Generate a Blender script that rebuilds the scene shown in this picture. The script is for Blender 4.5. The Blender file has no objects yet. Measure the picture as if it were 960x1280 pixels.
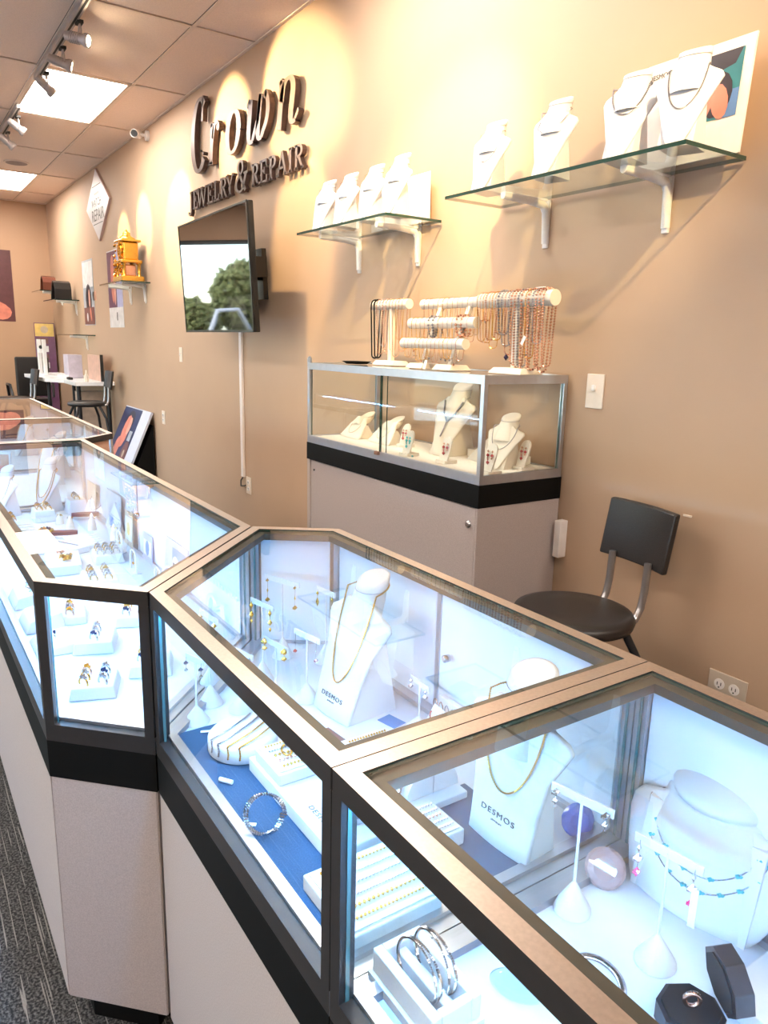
import bpy, math, random
from mathutils import Vector, Matrix
random.seed(7)
C = bpy.context.scene.collection
S = bpy.context.scene
PI = math.pi

# ------------------------------------------------------------------ camera, sky, exposure
CAMZ = 1.39
cd = bpy.data.cameras.new('camera')
cd.sensor_fit = 'VERTICAL'; cd.sensor_height = 32.0; cd.lens = 920.58 / 1280 * 32.0
cd.clip_start = 0.01; cd.clip_end = 200
cam = bpy.data.objects.new('camera', cd); C.objects.link(cam)
cam.matrix_world = (Matrix.Translation((0, 0, CAMZ)) @ Matrix.Rotation(math.radians(55.9766), 4, 'Z')
                    @ Matrix.Rotation(math.radians(90 - 12.837), 4, 'X') @ Matrix.Rotation(math.radians(1.4367), 4, 'Z'))
S.camera = cam

w = bpy.data.worlds.new('sky'); S.world = w; w.use_nodes = True
nt = w.node_tree; nt.nodes.clear()
wo = nt.nodes.new('ShaderNodeOutputWorld'); wb = nt.nodes.new('ShaderNodeBackground'); sk = nt.nodes.new('ShaderNodeTexSky')
sk.sky_type = 'NISHITA'; sk.sun_elevation = math.radians(42); sk.sun_rotation = math.radians(60); sk.sun_disc = False
wb.inputs['Strength'].default_value = 1.1
nt.links.new(sk.outputs[0], wb.inputs[0]); nt.links.new(wb.outputs[0], wo.inputs[0])

sun = bpy.data.lights.new('sun', 'SUN'); sun.energy = 7.0; sun.color = (1, .93, .82); sun.angle = .01
so_ = bpy.data.objects.new('sun', sun); C.objects.link(so_); so_.rotation_euler = (math.radians(-40), 0, 0)   # high behind the shop: lights the pavement, never the room directly

S.view_settings.view_transform = 'Standard'; S.view_settings.look = 'None'
S.view_settings.gamma = 1.0; S.view_settings.use_curve_mapping = False
S.view_settings.exposure = 1.5
S.cycles.use_denoising = True
S.cycles.max_bounces = 8; S.cycles.diffuse_bounces = 4; S.cycles.glossy_bounces = 4
S.cycles.transparent_max_bounces = 32; S.cycles.transmission_bounces = 8
S.cycles.caustics_reflective = False; S.cycles.caustics_refractive = False
S.cycles.sample_clamp_indirect = 4.0

PANEL = 10.5        # emission of the ceiling panels
LED = 70          # emission of the case strips
SPOT = 104.0       # track head power in watts

# ------------------------------------------------------------------ materials
MATS = {}
def node_mat(name):
    m = bpy.data.materials.new(name); m.use_nodes = True
    n = m.node_tree.nodes; l = m.node_tree.links
    return m, n, l, n['Principled BSDF']
def mat(name, col, rough=.5, metal=0., var=0.03, scale=30., bump=0., coat=0., stretch=None, col2=None, emit=None, es=0., spec=.5):
    """procedural principled material: a noise varies the colour a little, optional bump"""
    if name in MATS: return MATS[name]
    m, n, l, b = node_mat(name)
    tc = n.new('ShaderNodeTexCoord'); mp = n.new('ShaderNodeMapping'); no = n.new('ShaderNodeTexNoise')
    l.new(tc.outputs['Object'], mp.inputs[0]); l.new(mp.outputs[0], no.inputs[0])
    if stretch: mp.inputs['Scale'].default_value = stretch
    no.inputs['Scale'].default_value = scale; no.inputs['Detail'].default_value = 3
    rp = n.new('ShaderNodeValToRGB')
    c2 = col2 if col2 else tuple(max(0, c * (1 - var * 2)) for c in col)
    rp.color_ramp.elements[0].position = .3; rp.color_ramp.elements[1].position = .7
    rp.color_ramp.elements[0].color = (*c2, 1); rp.color_ramp.elements[1].color = (*col, 1)
    l.new(no.outputs[0], rp.inputs[0]); l.new(rp.outputs[0], b.inputs['Base Color'])
    b.inputs['Roughness'].default_value = rough; b.inputs['Metallic'].default_value = metal
    b.inputs['Coat Weight'].default_value = coat; b.inputs['Specular IOR Level'].default_value = spec
    if bump:
        bp = n.new('ShaderNodeBump'); bp.inputs['Strength'].default_value = bump; bp.inputs['Distance'].default_value = .002
        l.new(no.outputs[0], bp.inputs['Height']); l.new(bp.outputs[0], b.inputs['Normal'])
    if emit:
        b.inputs['Emission Color'].default_value = (*emit, 1); b.inputs['Emission Strength'].default_value = es
    MATS[name] = m; return m
def glass_mat(name, tint=(.97, .985, .98), gain=1.0, ior=1.5):
    """thin pane: straight transmission with a Fresnel mirror on the face the ray meets first"""
    m = bpy.data.materials.new(name); m.use_nodes = True
    n = m.node_tree.nodes; l = m.node_tree.links; n.clear()
    o = n.new('ShaderNodeOutputMaterial'); mx = n.new('ShaderNodeMixShader'); t = n.new('ShaderNodeBsdfTransparent')
    g = n.new('ShaderNodeBsdfGlossy'); fr = n.new('ShaderNodeFresnel'); ge = n.new('ShaderNodeNewGeometry')
    inv = n.new('ShaderNodeMath'); mu = n.new('ShaderNodeMath'); mg = n.new('ShaderNodeMath')
    inv.operation = 'SUBTRACT'; inv.inputs[0].default_value = 1; mu.operation = 'MULTIPLY'; mg.operation = 'MULTIPLY'; mg.use_clamp = True
    l.new(ge.outputs['Backfacing'], inv.inputs[1]); l.new(inv.outputs[0], mu.inputs[0]); l.new(fr.outputs[0], mu.inputs[1])
    l.new(mu.outputs[0], mg.inputs[0]); mg.inputs[1].default_value = 1.6 * gain
    fr.inputs['IOR'].default_value = ior; g.inputs['Roughness'].default_value = 0.0
    t.inputs[0].default_value = (*tint, 1); g.inputs[0].default_value = (.95, .97, 1, 1)
    l.new(mg.outputs[0], mx.inputs[0]); l.new(t.outputs[0], mx.inputs[1]); l.new(g.outputs[0], mx.inputs[2]); l.new(mx.outputs[0], o.inputs[0])
    MATS[name] = m; return m
def emis(name, col, s, back=None):
    m = bpy.data.materials.new(name); m.use_nodes = True
    b = m.node_tree.nodes['Principled BSDF']; b.inputs['Base Color'].default_value = (.8, .8, .8, 1)
    b.inputs['Emission Color'].default_value = (*col, 1); b.inputs['Emission Strength'].default_value = s
    MATS[name] = m; return m

M_wall = mat('peach_wall_paint', (.485, .335, .228), .62, var=.02, scale=3., bump=0)
M_wall2 = mat('end_wall_paint', (.49, .31, .195), .62, var=.02, scale=3.)
M_tile = mat('ceiling_tile', (.97, .79, .67), .9, scale=160., bump=.5, var=.05)
M_grid = mat('ceiling_grid', (.88, .72, .60), .6)
M_plenum = mat('plenum_dark', (.10, .07, .06), .9)
M_lam = mat('speckled_laminate', (.50, .44, .425), .55, col2=(.39, .34, .33), scale=420.)
M_black = mat('black_band', (.004, .004, .004), .6, spec=.15)
M_alu = mat('brushed_aluminium', (.62, .54, .48), .36, 1., stretch=(2, 2, 2), scale=120., var=.06)
M_alud = mat('dark_metal_reflection', (.050, .046, .046), .40, .5, scale=90.)  # dark floor reflection put into the case metal; plain colour on window frames
M_ledge = mat('olive_ledge', (.075, .07, .058), .4, .3)
M_silver = mat('silver_frame', (.55, .57, .63), .3, .9, var=.04)
M_deck = mat('white_deck', (.64, .71, .81), .55, scale=60., var=.015)
M_doorw = mat('white_slide_door', (.74, .80, .90), .18, coat=.5, var=.02, scale=5.)
M_white = mat('white_leatherette', (.70, .71, .74), .5, scale=300., bump=.15, var=.01)
M_whiteg = mat('white_gloss', (.85, .86, .88), .25, var=.01)
M_cream = mat('cream_leatherette', (.76, .68, .58), .5, scale=200., bump=.1, var=.02)
M_blue = mat('blue_mat', (.030, .085, .17), .8, scale=500., var=.12)
M_gold = mat('gold', (.80, .46, .09), .22, 1., var=.05)
M_rose = mat('rose_gold', (.80, .46, .34), .25, 1., var=.08)
M_silv = mat('silver_jewellery', (.58, .58, .61), .18, 1., var=.05)
M_dsilv = mat('grey_chain', (.35, .33, .36), .3, .9, var=.1)
M_turq = mat('turquoise_bead', (.10, .55, .60), .15, coat=.5)
M_pink = mat('pink_stone', (.85, .03, .20), .1, coat=1.)
M_red = mat('dark_red_stone', (.45, .04, .05), .1, coat=1.)
M_navy = mat('dark_stone', (.02, .02, .08), .1, coat=1.)
M_leather = mat('black_leather', (.018, .015, .015), .38, scale=250., bump=.3, var=.2)
M_chrome = mat('grey_tube', (.42, .42, .44), .3, .9)
M_tubeb = mat('dark_tube', (.03, .03, .035), .35, .4)
M_plate = mat('almond_plate', (.80, .70, .60), .4)
M_plateg = mat('grey_beige_plate', (.56, .47, .38), .4)
M_dark = mat('dark_slot', (.01, .01, .01), .6)
M_sign = mat('bronze_sign', (.12, .075, .065), .38, .5, scale=12., var=.2)
M_bracket = mat('white_bracket', (.86, .82, .80), .35)
M_shelfedge = mat('glass_edge_dark', (.01, .045, .035), .12, coat=.6)
M_edge = mat('glass_edge_teal', (.07, .17, .18), .15, coat=.5)
M_track = mat('track_grey', (.50, .44, .42), .4, .3)
M_head = mat('lamp_head_grey', (.52, .47, .46), .4, .3)
M_tv = mat('tv_screen', (.004, .004, .005), .03, spec=.9, coat=1.)
M_tvb = mat('tv_bezel', (.006, .006, .006), .25)
M_vel = mat('burgundy_strap', (.10, .015, .03), .6)
M_box = mat('black_box', (.03, .03, .038), .35, scale=60., var=.2)
M_vbox = mat('velvet_black', (.006, .006, .008), .85)
M_lamp = emis('lamp_glow', (1, .80, .52), 30)
M_panel = emis('light_panel', (1, .92, .82), PANEL)
M_led = emis('led_strip', (.17, .51, 1.0), LED)
G_case = glass_mat('case_glass', gain=.72)
G_side = glass_mat('side_glass', gain=.35)
G_shelf = glass_mat('shelf_glass', (.90, .95, .92), .8)
G_win = glass_mat('window_glass', (.58, .60, .60), 1.); M_pane2 = G_win
def gem_mat(name, col, ior=1.6, tr=.6):
    m, n, l, b = node_mat(name)
    b.inputs['Base Color'].default_value = (*col, 1); b.inputs['Transmission Weight'].default_value = tr
    b.inputs['Roughness'].default_value = .02; b.inputs['IOR'].default_value = ior
    MATS[name] = m; return m
M_gemp = gem_mat('pink_crystal', (.95, .72, .74)); M_gemb = gem_mat('blue_crystal', (.16, .30, .98), tr=.35)
M_acr = glass_mat('acrylic', (.9, .94, .96), 1.2)

def carpet():
    m, n, l, b = node_mat('carpet')
    tc = n.new('ShaderNodeTexCoord')
    sp = n.new('ShaderNodeTexNoise'); sp.inputs['Scale'].default_value = 170; sp.inputs['Detail'].default_value = 3
    l.new(tc.outputs['Object'], sp.inputs[0])
    r1 = n.new('ShaderNodeValToRGB'); r1.color_ramp.elements[0].position = .42; r1.color_ramp.elements[1].position = .68
    r1.color_ramp.elements[0].color = (.012, .012, .013, 1); r1.color_ramp.elements[1].color = (.15, .145, .14, 1)
    l.new(sp.outputs[0], r1.inputs[0])
    mp = n.new('ShaderNodeMapping'); mp.inputs['Scale'].default_value = (5.0, 240, 1)
    l.new(tc.outputs['Object'], mp.inputs[0])
    no = n.new('ShaderNodeTexNoise'); no.inputs['Scale'].default_value = 1.0; no.inputs['Detail'].default_value = 0
    l.new(mp.outputs[0], no.inputs[0])
    r2 = n.new('ShaderNodeValToRGB'); r2.color_ramp.elements[0].position = .675; r2.color_ramp.elements[1].position = .72
    l.new(no.outputs[0], r2.inputs[0])
    mx = n.new('ShaderNodeMix'); mx.data_type = 'RGBA'
    l.new(r2.outputs[0], mx.inputs['Factor']); l.new(r1.outputs[0], mx.inputs['A']); mx.inputs['B'].default_value = (.27, .255, .24, 1)
    l.new(mx.outputs['Result'], b.inputs['Base Color']); b.inputs['Roughness'].default_value = .95
    bp = n.new('ShaderNodeBump'); bp.inputs['Strength'].default_value = .6; bp.inputs['Distance'].default_value = .004
    l.new(sp.outputs[0], bp.inputs['Height']); l.new(bp.outputs[0], b.inputs['Normal'])
    return m
M_carpet = carpet()

# ------------------------------------------------------------------ mesh builder
class MB:
    def __init__(s): s.v = []; s.f = []; s.mi = []; s.sm = []
    def add(s, vs, fs, mi=0, sm=False):
        o = len(s.v); s.v += [tuple(x) for x in vs]
        for f in fs: s.f.append([i + o for i in f]); s.mi.append(mi); s.sm.append(sm)
        return s
    def box(s, x0, x1, y0, y1, z0, z1, mi=0, side=None):
        vs = [(x0, y0, z0), (x1, y0, z0), (x1, y1, z0), (x0, y1, z0), (x0, y0, z1), (x1, y0, z1), (x1, y1, z1), (x0, y1, z1)]
        fs = [(0, 3, 2, 1), (4, 5, 6, 7), (0, 1, 5, 4), (1, 2, 6, 5), (2, 3, 7, 6), (3, 0, 4, 7)]
        s.add(vs, fs, mi)
        if side is not None:   # thinnest axis keeps mi, the rims take side
            d = [x1 - x0, y1 - y0, z1 - z0]; k = d.index(min(d))
            big = {2: (0, 1), 1: (2, 4), 0: (3, 5)}[k]
            for i in range(6):
                if i not in big: s.mi[len(s.mi) - 6 + i] = side
        return s
    def prism(s, poly, z0, z1, mi=0, side=None):
        n = len(poly); a = sum(poly[i][0] * poly[(i + 1) % n][1] - poly[(i + 1) % n][0] * poly[i][1] for i in range(n))
        if a < 0: poly = poly[::-1]
        vs = [(x, y, z0) for x, y in poly] + [(x, y, z1) for x, y in poly]
        s.add(vs, [tuple(range(n))[::-1], tuple(range(n, 2 * n))], mi)
        s.add(vs, [(i, (i + 1) % n, (i + 1) % n + n, i + n) for i in range(n)], mi if side is None else side)
        return s
    def slab(s, p, q, h0, h1, t, mi=0, side=None, off=0.):
        """upright wall between plan points p,q from z h0..h1, thickness t centred, shifted off to the left normal"""
        d = Vector((q[0] - p[0], q[1] - p[1])); d.normalize(); nn = Vector((-d.y, d.x))
        P = Vector(p) + nn * off; Q = Vector(q) + nn * off
        a, b, c, e = P - nn * t / 2, Q - nn * t / 2, Q + nn * t / 2, P + nn * t / 2
        vs = [(*a, h0), (*b, h0), (*c, h0), (*e, h0), (*a, h1), (*b, h1), (*c, h1), (*e, h1)]
        fs = [(0, 3, 2, 1), (4, 5, 6, 7), (0, 1, 5, 4), (1, 2, 6, 5), (2, 3, 7, 6), (3, 0, 4, 7)]
        s.add(vs, fs, mi)
        if side is not None:
            for i in (0, 1, 3, 5): s.mi[len(s.mi) - 6 + i] = side
        return s
    def tube(s, pts, r, seg=8, closed=False, mi=0, cap=True, sy=1.):
        pts = [Vector(p) for p in pts]; n = len(pts); rings = []
        rr = r if isinstance(r, (list, tuple)) else [r] * n
        prev = None
        for i, p in enumerate(pts):
            a = pts[(i - 1) % n] if (closed or i > 0) else p; b = pts[(i + 1) % n] if (closed or i < n - 1) else p
            t = (b - a); t = t.normalized() if t.length > 1e-9 else Vector((0, 0, 1))
            if prev is None:
                up = Vector((0, 0, 1)) if abs(t.z) < .9 else Vector((1, 0, 0)); u = t.cross(up).normalized()
            else:
                u = (prev - t * prev.dot(t)); u = u.normalized() if u.length > 1e-6 else t.orthogonal().normalized()
            prev = u; v = t.cross(u)
            rings.append([p + u * (rr[i] * math.cos(2 * PI * k / seg)) + v * (sy * rr[i] * math.sin(2 * PI * k / seg)) for k in range(seg)])
        vs = [x for R_ in rings for x in R_]; fs = []
        for i in range(n if closed else n - 1):
            j = (i + 1) % n
            for k in range(seg): fs.append((i * seg + k, i * seg + (k + 1) % seg, j * seg + (k + 1) % seg, j * seg + k))
        s.add(vs, fs, mi, True)
        if cap and not closed:
            s.add(rings[0], [tuple(range(seg))[::-1]], mi); s.add(rings[-1], [tuple(range(seg))], mi)
        return s
    def lathe(s, prof, c=(0, 0, 0), seg=20, mi=0, sx=1., sy=1., sm=True):
        n = len(prof); vs = []
        for r, z in prof:
            for k in range(seg):
                a = 2 * PI * k / seg; vs.append((c[0] + r * math.cos(a) * sx, c[1] + r * math.sin(a) * sy, c[2] + z))
        fs = [(i * seg + k, i * seg + (k + 1) % seg, (i + 1) * seg + (k + 1) % seg, (i + 1) * seg + k) for i in range(n - 1) for k in range(seg)]
        s.add(vs, fs, mi, sm)
        s.add(vs[:seg], [tuple(range(seg))[::-1]], mi); s.add(vs[-seg:], [tuple(range(seg))], mi)
        return s
    def ball(s, c, r, seg=8, rings=5, mi=0, sz=1.):
        c = Vector(c); prof = [(r * math.sin(PI * i / rings), -r * sz * math.cos(PI * i / rings)) for i in range(rings + 1)]
        prof[0] = (r * .05, prof[0][1]); prof[-1] = (r * .05, prof[-1][1])
        return s.lathe(prof, c, seg, mi)
    def octa(s, c, r, d=None, k=1.0, mi=0):
        """six-point link; d = long direction, k = stretch"""
        c = Vector(c); d = Vector(d).normalized() if d is not None else Vector((0, 0, 1))
        u = d.orthogonal().normalized(); v = d.cross(u)
        P = [c + d * r * k, c - d * r * k, c + u * r, c - u * r, c + v * r, c - v * r]
        s.add(P, [(0, 2, 4), (0, 4, 3), (0, 3, 5), (0, 5, 2), (1, 4, 2), (1, 3, 4), (1, 5, 3), (1, 2, 5)], mi)
        return s
    def chain(s, pts, r, step=None, k=1.3, mi=0):
        """beaded chain along a polyline"""
        step = step or r * 2.1; pts = [Vector(p) for p in pts]; acc = 0.
        for a, b in zip(pts, pts[1:]):
            L = (b - a).length
            if L < 1e-7: continue
            t = -acc
            while True:
                t += step if t > -acc or acc == 0 and t != 0 else step
                if t > L: break
                s.octa(a + (b - a) * (t / L), r, b - a, k, mi)
            acc = (acc + L) % step
        return s
    def xf(s, Mx):
        s.v = [tuple(Mx @ Vector(v)) for v in s.v]; return s
    def mesh(s, name, mats):
        me = bpy.data.meshes.new(name); me.from_pydata(s.v, [], s.f)
        for m in (mats if isinstance(mats, (list, tuple)) else [mats]): me.materials.append(m)
        me.polygons.foreach_set('material_index', s.mi); me.polygons.foreach_set('use_smooth', s.sm)
        me.update(); return me
    def build(s, name, mats, parent=None, bevel=0., loc=None, seg=2):
        o = bpy.data.objects.new(name, s.mesh(name, mats)); C.objects.link(o)
        if parent is not None: o.parent = parent
        if loc is not None: o.location = loc
        if bevel:
            b = o.modifiers.new('bevel', 'BEVEL'); b.width = bevel; b.segments = seg; b.limit_method = 'ANGLE'; b.angle_limit = math.radians(40)
        return o
def bx(*a, **k): return MB().box(*a, **k)

def tag(o, label, cat, group=None):
    o['label'] = label; o['category'] = cat
    if group: o['group'] = group
    return o
def thing(name, label, cat, loc=(0, 0, 0), rz=0., group=None, rx=0.):
    o = bpy.data.objects.new(name, None); o.empty_display_size = .02; C.objects.link(o)
    o.location = loc; o.rotation_euler = (rx, 0, rz); return tag(o, label, cat, group)
def struct(o): o['kind'] = 'structure'; return o
def dup(root, label=None, loc=None, rz=None, group=None, sc=None):
    r = root.copy(); C.objects.link(r)
    if label: r['label'] = label
    if group: r['group'] = group
    if loc is not None: r.location = loc
    if rz is not None: r.rotation_euler = (root.rotation_euler[0], 0, rz)
    if sc: r.scale = (sc, sc, sc)
    for ch in list(root.children):
        c = ch.copy(); C.objects.link(c); c.parent = r
        for g in list(ch.children):
            d = g.copy(); C.objects.link(d); d.parent = c
    return r
def one(name, mb, mats, label, cat, loc=(0, 0, 0), rz=0., group=None, bevel=0., rx=0.):
    o = mb.build(name, mats, None, bevel); o.location = loc; o.rotation_euler = (rx, 0, rz); return tag(o, label, cat, group)
def text_part(name, body, size, m, parent, loc, rot, ext=.0006, sx=1., label=None, space=1.):
    cu = bpy.data.curves.new(name, 'FONT'); cu.body = body; cu.size = 1.; cu.extrude = ext / size
    cu.align_x = 'CENTER'; cu.align_y = 'CENTER'; cu.space_character = space; cu.resolution_u = 3
    t = bpy.data.objects.new(name, cu); C.objects.link(t)
    dg = bpy.context.evaluated_depsgraph_get(); me = bpy.data.meshes.new_from_object(t.evaluated_get(dg))
    bpy.data.objects.remove(t); me.transform(Matrix.Scale(size, 4)); me.materials.clear(); me.materials.append(m)
    o = bpy.data.objects.new(name, me); C.objects.link(o); o.parent = parent; o.location = loc; o.rotation_euler = rot; o.scale = (sx, 1, 1)
    if label: o['label'] = label
    return o
FRONT = (PI / 2, 0, 0)      # text upright, read from -y

# ------------------------------------------------------------------ room
XL, XR, YB, YF, ZC = -11.39, 2.4, 2.053, -4.0, 3.115
struct(bx(XL - .2, XR + .2, YF - .2, YB + .2, -.1, 0).build('floor', M_carpet))
struct(bx(XL - .2, XR + .2, YB, YB + .15, 0, ZC + .1).build('wall_back', M_wall))
struct(bx(XR, XR + .15, YF, YB, 0, ZC + .1).build('wall_right', M_wall))
wf = MB(); wf.box(XL - .2, XR + .2, YF - .15, YF, 0, .4); wf.box(XL - .2, XR + .2, YF - .15, YF, 2.05, ZC + .1); wf.box(XL - .2, -10.2, YF - .15, YF, .4, 2.05); wf.box(-1.2, XR + .2, YF - .15, YF, .4, 2.05)
struct(wf.build('wall_front', M_wall))
w2 = bpy.data.objects.new('added_window', None); C.objects.link(w2); struct(w2)  # added unseen glazing behind the camera, lets daylight up to the ceiling
for k in range(5):
    xa = -10.2 + k * 1.8; bx(xa + .04, xa + 1.76, YF - .09, YF - .08, .44, 2.01).build('pane', M_pane2, w2); bx(xa - .03, xa + .03, YF - .12, YF - .04, .4, 2.05).build('mullion', M_alud, w2)
fr2 = MB(); fr2.box(-10.2, -1.2, YF - .12, YF - .04, .4, .45); fr2.box(-10.2, -1.2, YF - .12, YF - .04, 2.00, 2.05); fr2.build('window_frame', M_alud, w2)
we = MB(); we.box(XL - .15, XL, .15, YB, 0, ZC + .1); we.box(XL - .15, XL, YF, .15, 2.62, ZC + .1); we.box(XL - .15, XL, YF, .15, 0, .95); we.box(XL - .15, XL, YF, -2.9, 0, ZC)
struct(we.build('wall_left', M_wall2))
# shop window in the end wall, out of frame, mirrored by the television
win = bpy.data.objects.new('window_1', None); C.objects.link(win); struct(win)
fr = MB()
for y in (.12, -1.40, -2.87): fr.box(XL - .10, XL - .03, y - .03, y + .03, .95, 2.62)
for z in (.98, 2.59): fr.box(XL - .10, XL - .03, -2.9, .15, z - .03, z + .03)
fr.build('window_frame', M_alud, win)
for y0, y1 in ((-1.37, .09), (-2.84, -1.43)): bx(XL - .07, XL - .06, y0, y1, 1.01, 2.56).build('pane', G_win, win)

ceil = struct(bx(XL - .2, XR + .2, YF - .2, YB + .2, ZC + .035, ZC + .12).build('ceiling', M_plenum))
gx = [-4.52 - 1.22 * k for k in range(-6, 6)]; gx = sorted([x for x in gx if XL < x < XR]); gx = [XL] + gx + [XR]
gy = [1.665 - .61 * k for k in range(0, 10)]; gy = [y for y in gy if y > YF] ; gy = [YF] + gy[::-1] + [YB]
PANELS = {}
g = MB()
for x in gx[1:-1]: g.box(x - .011, x + .011, YF, YB, ZC, ZC + .004)
for y in gy[1:-1]: g.box(XL, XR, y - .011, y + .011, ZC, ZC + .004)
g.box(XL, XR, YB - .02, YB, ZC - .002, ZC + .004); g.box(XL, XL + .02, YF, YB, ZC - .002, ZC + .004)
g.build('ceiling_grid', M_grid, ceil)
lightcells = []
for i in range(len(gx) - 1):
    for j in range(len(gy) - 1):
        x0, x1, y0, y1 = gx[i], gx[i + 1], gy[j], gy[j + 1]
        cx, cy = (x0 + x1) / 2, (y0 + y1) / 2
        lit = any(abs(cx - px) < .3 and abs(cy - py) < .25 for px in (-10.01, -6.35, -2.69, .97) for py in (1.36, -1.08, -3.4))
        if lit and x1 - x0 > 1.1: lightcells.append((x0, x1, y0, y1)); continue
        a = .0125
        bx(x0 + a, x1 - a, y0 + a, y1 - a, ZC + .007 + .0006 * ((i + j) % 2), ZC + .03).build('ceiling_tile', M_tile, ceil)
lab = {(-6.35, 1.36): 'bright ceiling light panel beside the near track heads', (-10.01, 1.36): 'farther ceiling light panel near the end wall'}
for x0, x1, y0, y1 in lightcells:
    cx, cy = round((x0 + x1) / 2, 2), round((y0 + y1) / 2, 2)
    l = next((v for (a, b), v in lab.items() if abs(a - cx) < .2 and abs(b - cy) < .2), None)
    t = thing('ceiling_light', l or 'recessed ceiling light panel over the shop floor outside the picture', 'ceiling light', (cx, cy, ZC), group='recessed light panels' if l is None else None)
    hx, hy = (x1 - x0) / 2 - .012, (y1 - y0) / 2 - .012
    bx(-hx + .02, hx - .02, -hy + .02, hy - .02, .006, .012).build('diffuser', M_panel, t)
    f = MB(); f.box(-hx, hx, -hy, -hy + .02, 0, .02); f.box(-hx, hx, hy - .02, hy, 0, .02); f.box(-hx, -hx + .02, -hy, hy, 0, .02); f.box(hx - .02, hx, -hy, hy, 0, .02)
    f.build('frame', M_grid, t)
sp = thing('ceiling_speaker', 'round flush speaker grille in the ceiling before the far light', 'speaker', (-8.93, 1.36, ZC))
MB().lathe([(.115, -.004), (.12, .0), (.12, .006)], seg=28).build('rim', M_grid, sp)
MB().lathe([(.10, -.006), (.105, -.003)], seg=28).build('grille', mat('speaker_mesh', (.42, .33, .30), .8, scale=400., var=.2), sp)

# ---- track lights
def track(x0, x1, y, label):
    t = thing('light_track', label, 'light track', ((x0 + x1) / 2, y, ZC))
    L = (x1 - x0) / 2
    bx(-L, L, -.018, .018, -.03, 0).build('rail', M_track, t)
    bx(-L, L, -.006, .006, -.0315, -.029).build('slot', M_dark, t)
    return t
track(-5.95, -1.1, 1.075, 'long grey track rail on the ceiling carrying three near spotlights')
track(-8.1, -6.72, 1.075, 'shorter grey track rail farther along the ceiling')
track(-.6, 1.6, 1.075, 'grey track rail above the nearest case outside the picture')
def make_head(label, loc, aim, group, lit=True, power=1., ang=34., col=(1, .72, .36), blend=.5):
    t = thing('track_spotlight', label, 'spotlight', loc, group=group)
    d = (Vector(aim) - Vector(loc)).normalized(); q = d.to_track_quat('-Z', 'Y')
    h = MB()
    h.lathe([(.022, .085), (.027, .06), (.027, -.01), (.036, -.03), (.036, -.05), (.031, -.05), (.02, -.03)], seg=16)
    for z in (.055, .043, .031, .019, .007): h.lathe([(.030, z - .003), (.030, z + .003)], seg=16)
    head = h.xf(q.to_matrix().to_4x4()).build('lamp_head', M_head, t)
    MB().lathe([(.027, -.046), (.027, -.043)], seg=14).xf(q.to_matrix().to_4x4()).build('lens', M_lamp if lit else M_whiteg, head)
    y = MB()
    top = Vector((0, 0, ZC - .03 - loc[2]))
    for s_ in (-1, 1): y.tube([(s_ * .032, 0, 0), (s_ * .032, 0, top.z * .45), (0, 0, top.z)], .005, 6)
    y.build('yoke', M_head, t)
    bx(-.03, .03, -.016, .016, top.z - .012, top.z + .004).build('adapter', M_dark, t)
    if lit:
        L = bpy.data.lights.new('spot', 'SPOT'); L.energy = SPOT * power; L.spot_size = math.radians(ang); L.spot_blend = blend
        L.color = col; L.shadow_soft_size = .012
        lo = bpy.data.objects.new('lamp', L); C.objects.link(lo); lo.parent = t; lo.location = d * .055; lo.rotation_euler = q.to_euler()
    return t
GV = 'track spotlights in view'
make_head('first track spotlight, nearest the top edge of the picture', (-4.76, 1.10, 3.0), (-4.06, YB, 2.75), GV, ang=42, power=.8)
make_head('second track spotlight, between the two others on the near rail', (-5.22, 1.10, 3.0), (-4.95, YB, 2.75), GV, ang=40, power=.8)
make_head('third track spotlight, overlapping the bright light panel', (-5.76, 1.10, 3.0), (-6.0, YB, 2.3), GV, ang=38, power=.8)
make_head('glowing track spotlight, nearer one on the far rail', (-6.98, 1.10, 3.0), (-6.95, YB, 2.38), GV, ang=28, power=.7)
make_head('dimmer track spotlight at the left picture edge on the far rail', (-7.55, 1.10, 3.0), (-7.62, YB, 2.3), GV, ang=26, power=.7)
GU = 'track spotlights outside the picture'
UL = 'track spotlight outside the picture aimed at the wall shelves'
make_head(UL, (-1.75, 1.10, 3.0), (-2.70, YB, 1.90), GU, ang=44, power=1.05, blend=.8)
make_head(UL, (0.02, 1.10, 3.0), (-2.25, YB, 1.75), GU, ang=37, power=1.15, blend=.9)
make_head(UL, (-3.9, 1.10, 3.0), (-3.95, YB, 2.0), GU, ang=36, power=.55)
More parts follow.
